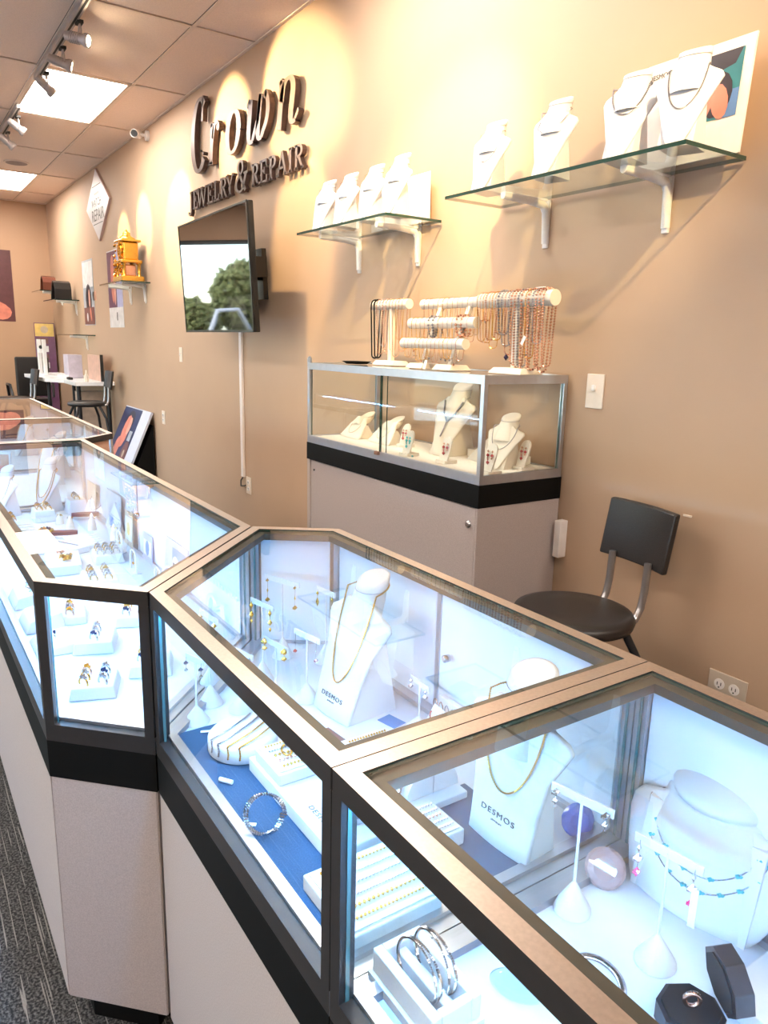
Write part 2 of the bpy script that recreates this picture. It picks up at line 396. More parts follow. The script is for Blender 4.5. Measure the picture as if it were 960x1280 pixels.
# ---- security camera, wall plates
t = thing('security_camera', 'small white security camera high on the wall by the ceiling', 'camera', (-6.72, YB, 3.045))
MB().lathe([(.04, 0), (.04, .02)], seg=18).xf(Matrix.Rotation(PI / 2, 4, 'X')).build('mount', M_bracket, t)
MB().tube([(0, -.02, 0), (0, -.07, .0), (-.01, -.10, -.01)], .012, 8).build('arm', M_bracket, t)
MB().tube([(-.09, -.05, .02), (.05, -.13, -.01)], .034, 16).build('body', M_bracket, t)
MB().tube([(.05, -.13, -.01), (.056, -.134, -.011)], .027, 16).build('lens', M_dark, t)
def plate(name, label, x, z, w, h, slots, m=M_plate, cat='outlet'):
    t = thing(name, label, cat, (x, YB, z)); bx(-w / 2, w / 2, -.006, 0, -h / 2, h / 2).build('cover', m, t, .002)
    for sx, sz, kind in slots:
        if kind == 'socket':
            r = MB().lathe([(.017, 0), (.017, .003)], seg=16).xf(Matrix.Translation((sx, -.005, sz)) @ Matrix.Rotation(PI / 2, 4, 'X')).build('socket', M_bracket, t)
            s_ = MB(); s_.box(sx - .007, sx - .005, -.0095, -.007, sz - .004, sz + .006); s_.box(sx + .005, sx + .007, -.0095, -.007, sz - .004, sz + .006); s_.box(sx - .002, sx + .002, -.0095, -.007, sz - .012, sz - .008)
            s_.build('slot', M_dark, r)
        else:
            bx(sx - .006, sx + .006, -.016, -.005, sz - .010, sz + .010).build('toggle', M_bracket, t)
    return t
plate('wall_outlet', 'sideways double outlet low on the wall beside the near chair', -1.134, .393, .125, .075, [(-.024, 0, 'socket'), (.024, 0, 'socket')], M_plateg)
plate('light_switch', 'almond wall switch plate right of the wall display cabinet', -1.745, 1.248, .075, .118, [(0, .012, 'toggle')], cat='light switch')
plate('wall_outlet', 'small outlet at the foot of the white cable conduit', -4.74, .40, .08, .12, [(0, .022, 'socket'), (0, -.022, 'socket')])
plate('light_switch', 'narrow switch plate on the wall left of the television', -6.08, 1.265, .07, .118, [(0, 0, 'toggle')], cat='light switch')
plate('wall_outlet', 'outlet on the wall right of the leaning poster board', -6.61, .70, .08, .12, [(0, .022, 'socket'), (0, -.022, 'socket')])
t = thing('wall_hook', 'tiny metal hook on the wall right of the chair backrest', 'hook', (-1.336, YB, .888))
bx(-.015, .015, -.004, 0, -.003, .003).build('tab', M_plate, t)
t = thing('power_box', 'small white box on the wall behind the display cabinet end', 'box', (-1.835, YB, .70)); bx(-.015, .015, -.04, 0, -.07, .07).build('body', M_bracket, t, .003)
t = thing('cable_conduit', 'white vertical cable conduit running down from the television', 'conduit', (-4.82, YB, .45))
bx(-.02, .02, -.018, 0, 0, 1.45).build('channel', mat('conduit_white', (.80, .74, .72), .4), t, .003)
MB().tube([(0, -.01, 0), (-.03, -.015, -.03), (-.03, -.015, -.07), (.03, -.012, -.06), (.06, -.02, -.05)], .005, 6).build('cable', M_dark, t)
# ---- television
t = thing('television', 'black wall television tilted out on a bracket, mirroring a shop window', 'television', (-4.501, 1.736, 1.779), math.radians(-1.8), rx=math.radians(2.8))
W2, H2 = .61, .343
bx(-W2, W2, .0, .035, -H2, H2).build('back_shell', M_tvb, t, .006)
bx(-W2 + .25, W2 - .25, .035, .075, -.25, .12).build('rear_housing', M_tvb, t, .01)
b = MB(); b.box(-W2, W2, -.006, .0, H2 - .010, H2); b.box(-W2, W2, -.006, 0, -H2, -H2 + .014); b.box(-W2, -W2 + .010, -.006, 0, -H2, H2); b.box(W2 - .010, W2, -.006, 0, -H2, H2)
b.build('bezel', M_tvb, t)
bx(-W2 + .009, W2 - .009, -.003, -.001, -H2 + .013, H2 - .009).build('screen', M_tv, t)
m_ = MB(); m_.box(-.13, .13, .27, .30, -.15, .15); m_.box(-.02, .02, .07, .28, -.03, .03); m_.box(.10, .16, .1, .29, -.02, .10); m_.box(-.2, .2, .07, .09, -.16, .16)
m_.build('mount_bracket', M_tvb, t)

# ------------------------------------------------------------------ raised letters
TH, TN = .030, .010
def ribbon(mb, pts, th, tn, y0, y1, shear=0., horiz=False, taper=None):
    """stroke with thick verticals and thin horizontals; pts in (x,z)"""
    P = [Vector((x + shear * z, z)) for x, z in pts]; n = len(P); Lf, Rt = [], []
    for i in range(n):
        a = P[max(0, i - 1)]; b = P[min(n - 1, i + 1)]; t = (b - a).normalized()
        hw = tn + (th - tn) * abs(t.y) ** 1.6
        if taper: hw *= taper(i / (n - 1))
        nn = Vector((-t.y, t.x)); Lf.append(P[i] + nn * hw); Rt.append(P[i] - nn * hw)
    vs = [(p.x, y0, p.y) for p in Lf] + [(p.x, y0, p.y) for p in Rt] + [(p.x, y1, p.y) for p in Lf] + [(p.x, y1, p.y) for p in Rt]
    fs = []
    for i in range(n - 1):
        fs += [(i, i + 1, n + i + 1, n + i), (2 * n + i, 3 * n + i, 3 * n + i + 1, 2 * n + i + 1), (i, 2 * n + i, 2 * n + i + 1, i + 1), (n + i, n + i + 1, 3 * n + i + 1, 3 * n + i)]
    fs += [(0, n, 3 * n, 2 * n), (n - 1, 3 * n - 1, 4 * n - 1, 2 * n - 1)]
    mb.add(vs, fs)
def arc(cx, cz, rx, rz, a0, a1, n=14):
    return [(cx + rx * math.cos(math.radians(a0 + (a1 - a0) * i / n)), cz + rz * math.sin(math.radians(a0 + (a1 - a0) * i / n))) for i in range(n + 1)]
def dot(mb, x, z, r, y0, y1, shear):
    mb.add([(x + shear * z + r * math.cos(a * PI / 5), y, z + r * math.sin(a * PI / 5)) for y in (y0, y1) for a in range(10)],
           [tuple(range(10)), tuple(range(10, 20))[::-1]] + [(i, i + 10, (i + 1) % 10 + 10, (i + 1) % 10) for i in range(10)])
sg = thing('shop_sign', 'dark bronze raised letters reading Crown Jewelry & Repair on the wall', 'sign', (0, YB, 0))
SY0, SY1 = -.045, -.012
B0 = 2.56; XH = .245; SH = .20
def letter(name, x0, fn, z0=B0):
    mb = MB(); fn(mb); mb.v = [(x + x0, y, z + z0) for x, y, z in mb.v]
    o = mb.build(name, M_sign, sg)
    p = MB()
    return o
def L_C(m):
    ribbon(m, arc(.150, .22, .132, .225, 50, 316, 26), .036, .011, SY0, SY1, .14)
    ribbon(m, [(.215, .30), (.225, .455)], .013, .013, SY0, SY1, .10); dot(m, .232, .095, .012, SY0, SY1, .14)
def L_r(m):
    ribbon(m, [(.045, 0), (.045, XH)], .030, .012, SY0, SY1, SH); ribbon(m, [(.012, XH - .012), (.05, XH - .004)], .012, .012, SY0, SY1, SH)
    ribbon(m, [(.06, XH * .62)] + arc(.115, XH * .70, .05, XH * .28, 170, 55, 8), .022, .010, SY0, SY1, SH); dot(m, .148, XH * .86, .026, SY0, SY1, SH)
    ribbon(m, [(.010, .006), (.085, .006)], .010, .009, SY0, SY1, SH)
def L_o(m): ribbon(m, arc(.115, XH / 2, .092, XH / 2 - .006, 0, 360, 28), .033, .010, SY0, SY1, SH)
def L_w(m):
    ribbon(m, [(.010, XH - .03), (.035, XH - .004), (.062, XH - .02)], .012, .010, SY0, SY1, SH)
    ribbon(m, [(.062, XH), (.055, .09)] + arc(.10, .07, .045, .062, 170, 300, 8), .030, .011, SY0, SY1, SH)
    ribbon(m, [(.122, .02), (.185, .12), (.198, XH)], .020, .011, SY0, SY1, SH)
    ribbon(m, [(.205, XH), (.192, .09)] + arc(.235, .07, .045, .062, 170, 290, 8), .030, .011, SY0, SY1, SH)
    ribbon(m, [(.25, .015)] + arc(.225, .14, .095, .11, -55, 65, 10), .024, .012, SY0, SY1, SH); dot(m, .268, XH * .93, .023, SY0, SY1, SH)
def L_n(m):
    ribbon(m, [(.045, 0), (.045, XH)], .030, .012, SY0, SY1, SH); ribbon(m, [(.008, XH - .014), (.05, XH - .004)], .012, .012, SY0, SY1, SH)
    ribbon(m, [(.055, XH * .55)] + arc(.125, XH * .68, .066, XH * .29, 165, 0, 10) + [(.185, .08)] + arc(.222, .07, .040, .062, 180, 300, 7), .030, .010, SY0, SY1, SH)
    ribbon(m, [(.245, .02), (.275, .06)], .011, .010, SY0, SY1, SH)
letter('letter_c', -5.585, L_C); letter('letter_r', -5.245, L_r); letter('letter_o', -4.945, L_o); letter('letter_w', -4.63, L_w); letter('letter_n', -4.185, L_n)
def caps(ch, m, w, h):
    """bold slab serif capitals in a w x h cell"""
    a, b, y0, y1 = .0125, .0065, SY0 + .006, SY1
    def st(*p, A=a, B_=b): ribbon(m, list(p), A, B_, y0, y1, .04)
    def serif(x, z, hw=.022): st((x - hw, z), (x + hw, z))
    sb = .006
    if ch == 'J': st((w * .62, h), (w * .62, 0), *arc(w * .35, 0, w * .27, .03, 0, -120, 6)); serif(w * .62, h - sb); dot(m, w * .16, -.018, .012, y0, y1, .04)
    if ch in 'EFLPRDI': st((w * .26 if ch != 'I' else w * .5, 0), (w * .26 if ch != 'I' else w * .5, h))
    if ch in 'EL': st((0, sb), (w * .88, sb)); st((w * .88, 0), (w * .90, h * .3), A=.008); 
    if ch == 'L': serif(w * .26, h - sb)
    if ch == 'E': st((0, h - sb), (w * .82, h - sb)); st((w * .82, h), (w * .84, h * .74), A=.008); st((w * .26, h * .52), (w * .6, h * .52)); st((w * .6, h * .38), (w * .6, h * .66), A=.007)
    if ch in 'RP':
        st((0, h - sb), (w * .3, h - sb)); serif(w * .26, sb)
        st(*([(w * .26, h - sb)] + arc(w * .48, h * .74, w * .30, h * .215, 90, -90, 10) + [(w * .26, h * .50)]))
    if ch == 'R': st((w * .5, h * .5), (w * .86, 0)); st((w * .72, sb), (w * 1.0, sb))
    if ch == 'I': serif(w * .5, h - sb); serif(w * .5, sb)
    if ch == 'A': st((w * .12, 0), (w * .5, h), A=.008); st((w * .5, h), (w * .86, 0)); st((w * .25, h * .33), (w * .72, h * .33)); serif(w * .12, sb, .018); serif(w * .86, sb)
    if ch == 'Y': st((w * .14, h), (w * .5, h * .45)); st((w * .84, h), (w * .5, h * .45), A=.008); st((w * .5, h * .5), (w * .5, 0)); serif(w * .5, sb); serif(w * .14, h - sb); serif(w * .84, h - sb, .016)
    if ch == 'W': 
        st((w * .08, h), (w * .28, 0)); st((w * .28, 0), (w * .5, h), A=.008); st((w * .46, h), (w * .70, 0)); st((w * .70, 0), (w * .92, h), A=.008)
        serif(w * .08, h - sb); serif(w * .48, h - sb); serif(w * .92, h - sb, .016)
    if ch == '&':
        st(*arc(w * .42, h * .78, w * .19, h * .20, 20, 215, 12), (w * .82, 0), A=.016); st(*arc(w * .42, h * .78, w * .19, h * .20, 20, -60, 6), (w * .2, h * .42))
        st(*arc(w * .38, h * .25, w * .30, h * .24, 125, 340, 14), (w * .86, h * .55), A=.016); st((w * .68, h * .56), (w * 1.0, h * .56))
for ch, x0, x1 in (('J', -5.70, -5.59), ('E', -5.585, -5.49), ('W', -5.50, -5.315), ('E', -5.305, -5.19), ('L', -5.175, -5.07), ('R', -5.06, -4.94), ('Y', -4.955, -4.82),
                   ('R', -4.545, -4.43), ('E', -4.425, -4.31), ('P', -4.295, -4.185), ('A', -4.19, -4.05), ('I', -4.05, -3.975), ('R', -3.97, -3.85)):
    letter('letter_' + ch.lower(), x0, lambda m: caps(ch, m, x1 - x0, .127), 2.318)
letter('ampersand', -4.80, lambda m: caps('&', m, .20, .185), 2.315)
for x, z in ((-5.47, 2.7), (-5.2, 2.65), (-4.85, 2.6), (-4.55, 2.65), (-4.12, 2.65)): MB().tube([(x, -.013, z), (x, 0, z)], .006, 6).build('stand_off', M_dark, sg)

# diamond shaped sign
t = thing('diamond_sign', 'white diamond shaped wall sign reading Watch Repair below the ceiling', 'sign', (-8.487, YB, 2.73))
dm = [(-.50, 0), (0, -.355), (.50, 0), (0, .355)]
MB().prism(dm, 0, .022).xf(Matrix.Rotation(PI / 2, 4, 'X')).build('board', mat('board_edge', (.55, .38, .33), .5), t)
MB().prism([(x * .97, y * .97) for x, y in dm], .0222, .0235).xf(Matrix.Rotation(PI / 2, 4, 'X')).build('face', mat('sign_white', (.72, .70, .72), .4), t)
TI = mat('print_ink', (.03, .03, .035), .5)
text_part('lettering', 'REPAIR', .165, TI, t, (.01, -.0240, -.10), FRONT, label='the word REPAIR')
text_part('lettering', 'WATCH', .11, TI, t, (-.03, -.0240, .025), FRONT, label='the word WATCH')
bx(-.20, .20, -.0245, -.0236, -.185, -.178).build('rule', TI, t); bx(-.18, .18, -.0245, -.0236, .185, .192).build('rule', TI, t)
for i in range(6): bx(-.10 + i * .035, -.085 + i * .035, -.0245, -.0236, .10, .125).build('mark', TI, t)

# ---- flat prints: a picture is a board with coloured patches printed on it
def pc(n, c, r=.35): return mat('print_' + n, c, r, scale=14., var=.12)
P_NAVY = pc('navy', (.03, .04, .12)); P_SKIN = pc('skin', (.72, .24, .17)); P_SKIN2 = pc('pale_skin', (.80, .42, .33)); P_GREY = pc('grey', (.45, .50, .56))
P_DK = pc('dark', (.03, .02, .03)); P_TEAL = pc('teal', (.03, .20, .25)); P_BLUE = pc('blue', (.12, .25, .55)); P_BRN = pc('brown', (.17, .07, .07))
P_WH = pc('white', (.78, .78, .80)); P_LAV = pc('lavender', (.45, .47, .75)); P_PLUM = pc('plum', (.16, .06, .13)); P_YEL = pc('yellow', (.75, .52, .15)); P_TAN = pc('tan', (.55, .42, .30))
def patches(t, items):
    """items: (material, name, [(x,z)...]) drawn on the front face (-y) of the thing"""
    for k, (m, nm, poly, *rest) in enumerate(items):
        d = .0010 + .0004 * k
        MB().prism(poly, d - .0003, d).xf(Matrix.Rotation(PI / 2, 4, 'X')).build(nm, m, t)
def ell(cx, cz, rx, rz, n=12, rot=0.):
    return [(cx + rx * math.cos(a) * math.cos(rot) - rz * math.sin(a) * math.sin(rot), cz + rx * math.cos(a) * math.sin(rot) + rz * math.sin(a) * math.cos(rot)) for a in (2 * PI * i / n for i in range(n))]
def rect(x0, x1, z0, z1): return [(x0, z0), (x1, z0), (x1, z1), (x0, z1)]

t = thing('poster', 'narrow grey and brown poster left of the small peach card', 'poster', (-9.21, YB - .003, 1.52))
bx(-.26, .26, 0, .002, 0, .72).build('sheet', P_GREY, t)
patches(t, [(P_WH, 'pale_top', rect(-.24, .24, .42, .70)), (P_DK, 'figure', ell(.0, .28, .14, .18)), (P_BRN, 'ground', rect(-.25, .25, .01, .20)), (P_SKIN2, 'face', ell(.04, .30, .04, .10)), (P_WH, 'shape', ell(-.09, .09, .03, .05)), (P_SKIN, 'arm', ell(.08, .12, .03, .08, rot=.3))])
t = thing('poster', 'purple and blue poster with white foot behind the gold clock shelf', 'poster', (-8.03, YB - .003, 1.49))
bx(-.275, .275, 0, .002, 0, .76).build('sheet', P_WH, t)
patches(t, [(P_PLUM, 'backdrop', rect(-.27, .06, .20, .75)), (P_LAV, 'veil', rect(.06, .27, .20, .75)), (P_SKIN, 'figure', ell(-.07, .48, .075, .24)), (P_PLUM, 'hair', ell(.03, .60, .04, .15)), (P_SKIN2, 'arm', ell(.0, .36, .035, .14)), (TI, 'mark', rect(.03, .06, .07, .15))])
t = thing('card', 'tiny peach card on the wall right of the grey poster', 'card', (-8.93, YB - .003, 1.835)); bx(-.08, .08, 0, .002, -.05, .05).build('sheet', pc('peach', (.62, .33, .22)), t)
t = thing('poster', 'dark maroon portrait poster on the end wall at the left edge', 'poster', (XL + .004, 1.28, 1.566), PI / 2)
bx(-.30, .29, 0, .003, 0, .92).build('sheet', pc('maroon', (.12, .04, .045)), t)
patches(t, [(P_SKIN, 'shoulder', ell(-.03, .15, .25, .13)), (P_BRN, 'neck', ell(-.1, .38, .10, .2)), (P_SKIN, 'arm', ell(.13, .12, .12, .10))])

# ------------------------------------------------------------------ wall shelves
def shelf(label, x0, x1, y0, z, brk, th=.011):
    t = thing('glass_shelf', label, 'shelf', ((x0 + x1) / 2, YB, z)); a = (x1 - x0) / 2
    bx(-a, a, y0 - YB, -.012, -th / 2, th / 2, side=1).build('glass', [G_shelf, M_shelfedge], t)
    for xb in brk:
        b = MB(); X = xb - (x0 + x1) / 2
        b.tube([(X, -.006, -.155), (X, -.012, -.05), (X, -.03, -.025), (X, -.10, -.018), (X, (y0 - YB) * .78, -.016)], [.014, .015, .015, .014, .012], 10)
        b.box(X - .013, X + .013, (y0 - YB) * .78, -.02, -.014, -th / 2); b.box(X - .012, X + .012, -.010, 0, -.17, -.006)
        b.build('bracket', M_bracket, t, .002)
    return t
shelf('long glass wall shelf with white brackets under four necklace busts', -2.272, -1.281, 1.767, 1.914, (-2.03, -1.525))
shelf('shorter glass wall shelf left of the long one', -3.425, -2.642, 1.755, 1.905, (-3.31, -2.81))
shelf('glass wall shelf under the gold clock', -7.55, -6.80, 1.785, 1.868, (-7.45, -6.98))
shelf('small glass shelf holding the black curved stand', -10.30, -9.66, 1.75, 1.81, (-9.85,))
shelf('small glass shelf nearest the end wall holding the brown stand', -11.10, -10.5, 1.75, 1.95, (-10.7,))
shelf('empty thin glass shelf above the work desk', -9.85, -8.95, 1.80, 1.405, (-9.4,))

# ------------------------------------------------------------------ necklace busts
PROF = {'point': [(0, .20), (.05, .30), (.15, .42), (.30, .58), (.45, .74), (.58, .90), (.67, 1.0), (.72, .93), (.76, .68), (.80, .50), (.83, .44)],
        'panel': [(0, .62), (.10, .62), (.30, .66), (.50, .74), (.62, .90), (.70, 1.0), (.74, .93), (.78, .70), (.82, .52), (.85, .46)],
        'round': [(0, .70), (.08, .78), (.30, .92), (.50, 1.0), (.62, .98), (.70, .90), (.76, .72), (.80, .58), (.84, .50)],
        'low': [(0, 1.0), (.12, .98), (.35, .86), (.6, .70), (.8, .55), (.9, .50)]}
def bust_front(x, z, W, H, lean, curve): return lean * (z / H) + curve * (2 * x / W) ** 2
def make_bust(label, loc, W, H, lean, kind='point', rz=0., m=None, curve=.02, cat='necklace display', text=None, neck=.215, name='necklace_bust', group=None, ball=False, depth=None):
    m = m or M_white
    t = thing(name, label, cat, loc, rz, group=group)
    pr = PROF[kind]; nu = 13; vs = []; fs = []; nz = len(pr); th = .010
    for side in (0, 1):
        for zf, hf in pr:
            z = zf * H
            for i in range(nu):
                u = -1 + 2 * i / (nu - 1); x = u * hf * W / 2
                y = bust_front(x, z, W, H, lean, curve) + (th if side else 0)
                vs.append((x, y, z))
    o = nz * nu
    for j in range(nz - 1):
        for i in range(nu - 1):
            a = j * nu + i; fs.append((a, a + 1, a + nu + 1, a + nu)); fs.append((o + a, o + a + nu, o + a + nu + 1, o + a + 1))
    for j in range(nz - 1):
        a = j * nu; fs.append((a, a + nu, o + a + nu, o + a)); a = j * nu + nu - 1; fs.append((a, o + a, o + a + nu, a + nu))
    for i in range(nu - 1): fs.append((i, o + i, o + i + 1, i + 1)); a = (nz - 1) * nu + i; fs.append((a, a + 1, o + a + 1, o + a))
    body = MB().add(vs, fs, 0, True).build('front_panel', m, t)
    body.modifiers.new('bevel', 'BEVEL').width = .002
    # neck
    zt = pr[-1][0] * H; z0 = zt - .28 * H; nr = neck * W; n = MB(); seg = 22; vs = []; rings = [(z0, 1.12, 0), (zt, 1.0, 0), (H * .93, .93, .3), (H * .955, .99, .6), (H, .96, 1.0), (H * 1.01, .80, 1.)]
    if ball: rings = [(z0, 1.15, 0), (zt, 1.05, 0), (H * .86, .92, .1), (H * .875, .96, .2), (H * .92, 1.0, .2), (H * .97, .96, .25), (H * 1.02, .84, .3), (H * 1.06, .62, .3), (H * 1.08, .36, .3), (H * 1.088, .1, .3)]
    for z, k, tl in rings:
        yc = lean * (z / H) + nr * .62
        for i in range(seg):
            a = 2 * PI * i / seg; xx = nr * k * math.cos(a); yy = nr * .8 * k * math.sin(a)
            vs.append((xx, yc + yy, z + tl * yy * .45))
    fs = [(j * seg + i, j * seg + (i + 1) % seg, (j + 1) * seg + (i + 1) % seg, (j + 1) * seg + i) for j in range(len(rings) - 1) for i in range(seg)]
    n.add(vs, fs, 0, True)
    if not ball: MB().tube([(nr * .965 * math.cos(a), lean * .93 + nr * .62 + nr * .8 * .965 * math.sin(a), H * .93 + .3 * nr * .8 * .93 * math.sin(a) * .45) for a in [2 * PI * i / 28 for i in range(28)]], .0007, 4, closed=True).build('seam', M_dsilv, t)
    n.add(vs[-seg:], [tuple(range(seg))], 0); n.build('neck', m, t)
    # easel behind
    D = depth or lean * 1.25 + .02; hw = {'point': .26, 'panel': .30, 'round': .34, 'low': .40}[kind] * W; zs = pr[-3][0] * H * .97
    e = MB(); pv = [(.012 + 0.02 * lean, 0), (D, 0), (lean * (zs / H) + .022, zs), (lean * (zs / H) + .008, zs)]
    vs = [(-hw, y, z) for y, z in pv] + [(hw, y, z) for y, z in pv]
    e.add(vs, [(0, 1, 2, 3)[::-1], (4, 5, 6, 7), (0, 4, 5, 1)[::1], (1, 5, 6, 2), (2, 6, 7, 3), (3, 7, 4, 0)]); e.build('easel', m, t)
    if text:
        for s_, sc, z in text: text_part('lettering', s_, sc, TI, t, (0, bust_front(0, z, W, H, lean, curve) - .0012 - curve * .12, z), (PI / 2 - math.atan2(lean, H), 0, 0), ext=.0004, sx=1.25, space=1.25, label='the word ' + s_ if len(s_) > 3 else None)
    t['W'] = W; t['H'] = H; t['lean'] = lean; t['curve'] = curve; t['neck'] = neck * W
    return t
def bust_path(b, w, z0, zb, n=44, y=None, skew=0., off=.002, neck=.215):
    W, H, lean, cu = b['W'], b['H'], b['lean'], b['curve']; out = []
    for i in range(n + 1):
        a = PI * i / n; x = w * math.cos(a); k = math.sin(a); z = z0 - (z0 - zb) * (k if y is None else k ** y) + skew * x
        out.append((x, bust_front(x, z, W, H, lean, cu) - off, z))
    return out
def bust_back(b, w, z0, z1=None, n=10, neck=.215):
    W, H, lean = b['W'], b['H'], b['lean']; out = []
    for i in range(1, n):
        a = PI + PI * i / n; x = w * math.cos(a)
        nr = b['neck']; out.append((x, lean * (z0 / H) + (nr * .62 + nr * .95) * -math.sin(a), z0 + (b['H'] * .04) * -math.sin(a)))
    return out
def necklace(b, label, w, z0, zb, r, m, group=None, y=None, skew=0., kind='chain', name='necklace', extra=None, back=True):
    p = bust_path(b, w, z0, zb, y=y, skew=skew, off=r * 1.1); full = p + (bust_back(b, w, z0) + [p[0]] if back else [])
    mb = MB()
    if kind == 'chain': mb.chain(full, r, r * 1.7)
    else: mb.tube(full, r, 5)
    mm = [m]
    if extra: mm += extra(mb, p)
    o = mb.build(name, mm); o.location = b.location; o.rotation_euler = b.rotation_euler
    return tag(o, label, 'necklace', group)

def pend(mi, s=1., mt=None):
    def f(mb, p):
        q = p[len(p) // 2]; mb.octa((q[0], q[1], q[2] - .006 * s), .004 * s, (0, 0, 1), 1.6, 1); return [mt or M_silv]
    return f
# long shelf
zs1 = 1.914 + .0055
BW = dict(W=.155, H=.248, lean=.075)
b1 = make_bust('white necklace bust at the left end of the long shelf', (-2.120, 1.790, zs1), .158, .240, .075, rz=.22, neck=.25)
necklace(b1, 'thin gold chain looped on the leftmost bust of the long shelf', .046, .20, .10, .0012, M_rose)
b2 = make_bust('white necklace bust second from the left on the long shelf, shaded', (-1.820, 1.790, zs1), .160, .243, .075, rz=.22, neck=.25)
necklace(b2, 'dark open collar with a curled front on the second bust', .050, .205, .150, .0017, M_dsilv, kind='tube', extra=lambda mb, p: (mb.tube([(-.035, p[22][1] - .004, .17), (-.045, p[22][1] - .004, .15), (-.02, p[22][1] - .006, .135), (.02, p[22][1] - .004, .142)], .0016, 5), [M_silv])[1])
b3 = make_bust('white necklace bust second from the right on the long shelf', (-1.530, 1.790, zs1), .172, .250, .08, rz=.22, neck=.25)
necklace(b3, 'heavy silver link necklace on the bust left of the tallest one', .055, .205, .125, .0030, M_dsilv, y=1.1)
b4 = make_bust('white necklace bust at the right end of the long shelf before the picture', (-1.337, 1.790, zs1), .178, .256, .08, rz=.30, neck=.25)
necklace(b4, 'silver bead necklace on the rightmost shelf bust', .050, .205, .095, .0024, M_dsilv)
# small shelf
zs2 = 1.905 + .0055
for k, (x, y, nm, dn, mm, zb, r_) in enumerate(((-3.275, 1.79, 'bluish shaded necklace bust at the left end of the short shelf', 'fine dark chain on the shaded leftmost short shelf bust', M_dsilv, .075, .0014),
                                  (-3.075, 1.79, 'necklace bust second from the left on the short shelf', 'delicate rose chain on the second short shelf bust', M_rose, .115, .0011),
                                  (-2.86, 1.79, 'necklace bust third from the left on the short shelf', 'plain gold chain on the third short shelf bust', M_gold, .095, .0012),
                                  (-2.665, 1.79, 'brightly lit necklace bust at the right end of the short shelf', 'rose gold chain on the brightly lit short shelf bust', M_rose, .10, .0013))):
    b = make_bust(nm, (x - .03, y, zs2), .150, .237 + .008 * (k == 3), .075, rz=.22, neck=.25)
    necklace(b, dn, .045, .20, zb, r_, mm)
t = thing('picture_card', 'thin white backing card leaning behind the short shelf busts', 'card', (-2.90, 2.02, zs2), 0, rx=.02); bx(-.26, .20, 0, .003, 0, .20).build('sheet', M_bracket, t)
# framed picture on the long shelf
t = thing('display_picture', 'white display board with a photo of a woman, right end of the long shelf', 'picture', (-1.42, 1.985, zs1), 0, rx=-.07)
bx(-.19, .15, 0, .006, 0, .30).build('board', mat('board_white', (.82, .74, .70), .45), t)
patches(t, [(P_TEAL, 'backdrop', rect(-.045, .122, .10, .272)), (P_DK, 'dark_top', [(-.045, .20), (.10, .235), (.118, .272), (-.045, .272)]), (P_BLUE, 'blue_corner', rect(.07, .122, .10, .17)), (P_DK, 'hair', ell(.055, .165, .048, .060, 14)), (P_SKIN, 'arm', ell(.028, .145, .018, .050, 12, -.3)), (P_SKIN, 'shoulder', ell(.068, .145, .026, .048, 12, .25)), (P_SKIN2, 'hand', ell(.035, .192, .018, .024)), (TI, 'watch', ell(.034, .168, .007, .007)), (P_DK, 'sleeve', [(-.045, .10), (.0, .10), (-.02, .14), (-.045, .15)])])
text_part('lettering', 'DESMOS', .020, TI, t, (-.145, -.001, .262), FRONT, ext=.0003, label='small printed word')

# gold clock on shelf three
t = thing('ornate_clock', 'ornate gold clock standing on its own lit glass shelf', 'clock', (-7.04, 1.92, 1.868 + .0055))
bx(-.15, .15, -.10, .10, 0, .05).build('base', M_gold, t, .01)
for sx in (-1, 1):
    for sy in (-1, 1): MB().lathe([(.022, .05), (.014, .065), (.014, .145), (.024, .16)], (sx * .11, sy * .065, 0), 10).build('column', M_gold, t)
bx(-.08, .08, -.05, .05, .05, .15).build('lower_case', M_rose, t, .01)
bx(-.14, .14, -.09, .09, .16, .185).build('middle_plinth', M_gold, t, .006)
bx(-.10, .10, -.06, .07, .185, .34).build('clock_case', M_gold, t, .012)
MB().lathe([(.062, 0), (.07, .01), (.055, .016)], seg=24).xf(Matrix.Translation((0, -.06, .265)) @ Matrix.Rotation(PI / 2, 4, 'X')).build('dial_ring', M_gold, t)
MB().lathe([(.050, 0), (.050, .012)], seg=24).xf(Matrix.Translation((0, -.06, .265)) @ Matrix.Rotation(PI / 2, 4, 'X')).build('dial', M_whiteg, t)
bx(-.125, .125, -.08, .09, .34, .36).build('cornice', M_gold, t, .005)
MB().lathe([(.07, .36), (.075, .375), (.04, .395), (.03, .41), (.035, .42), (.012, .435), (.004, .455)], seg=16).build('finial', M_gold, t)
r = MB(); random.seed(3)
for i in range(40):
    x = random.choice((-1, 1)) * random.uniform(.06, .13); z = random.uniform(.06, .34); r.octa((x, -.085 - random.random() * .01, z), random.uniform(.008, .016), (random.random(), random.random(), 1), 1.5)
o = r.build('scrollwork', M_gold, t); o['kind'] = 'stuff'
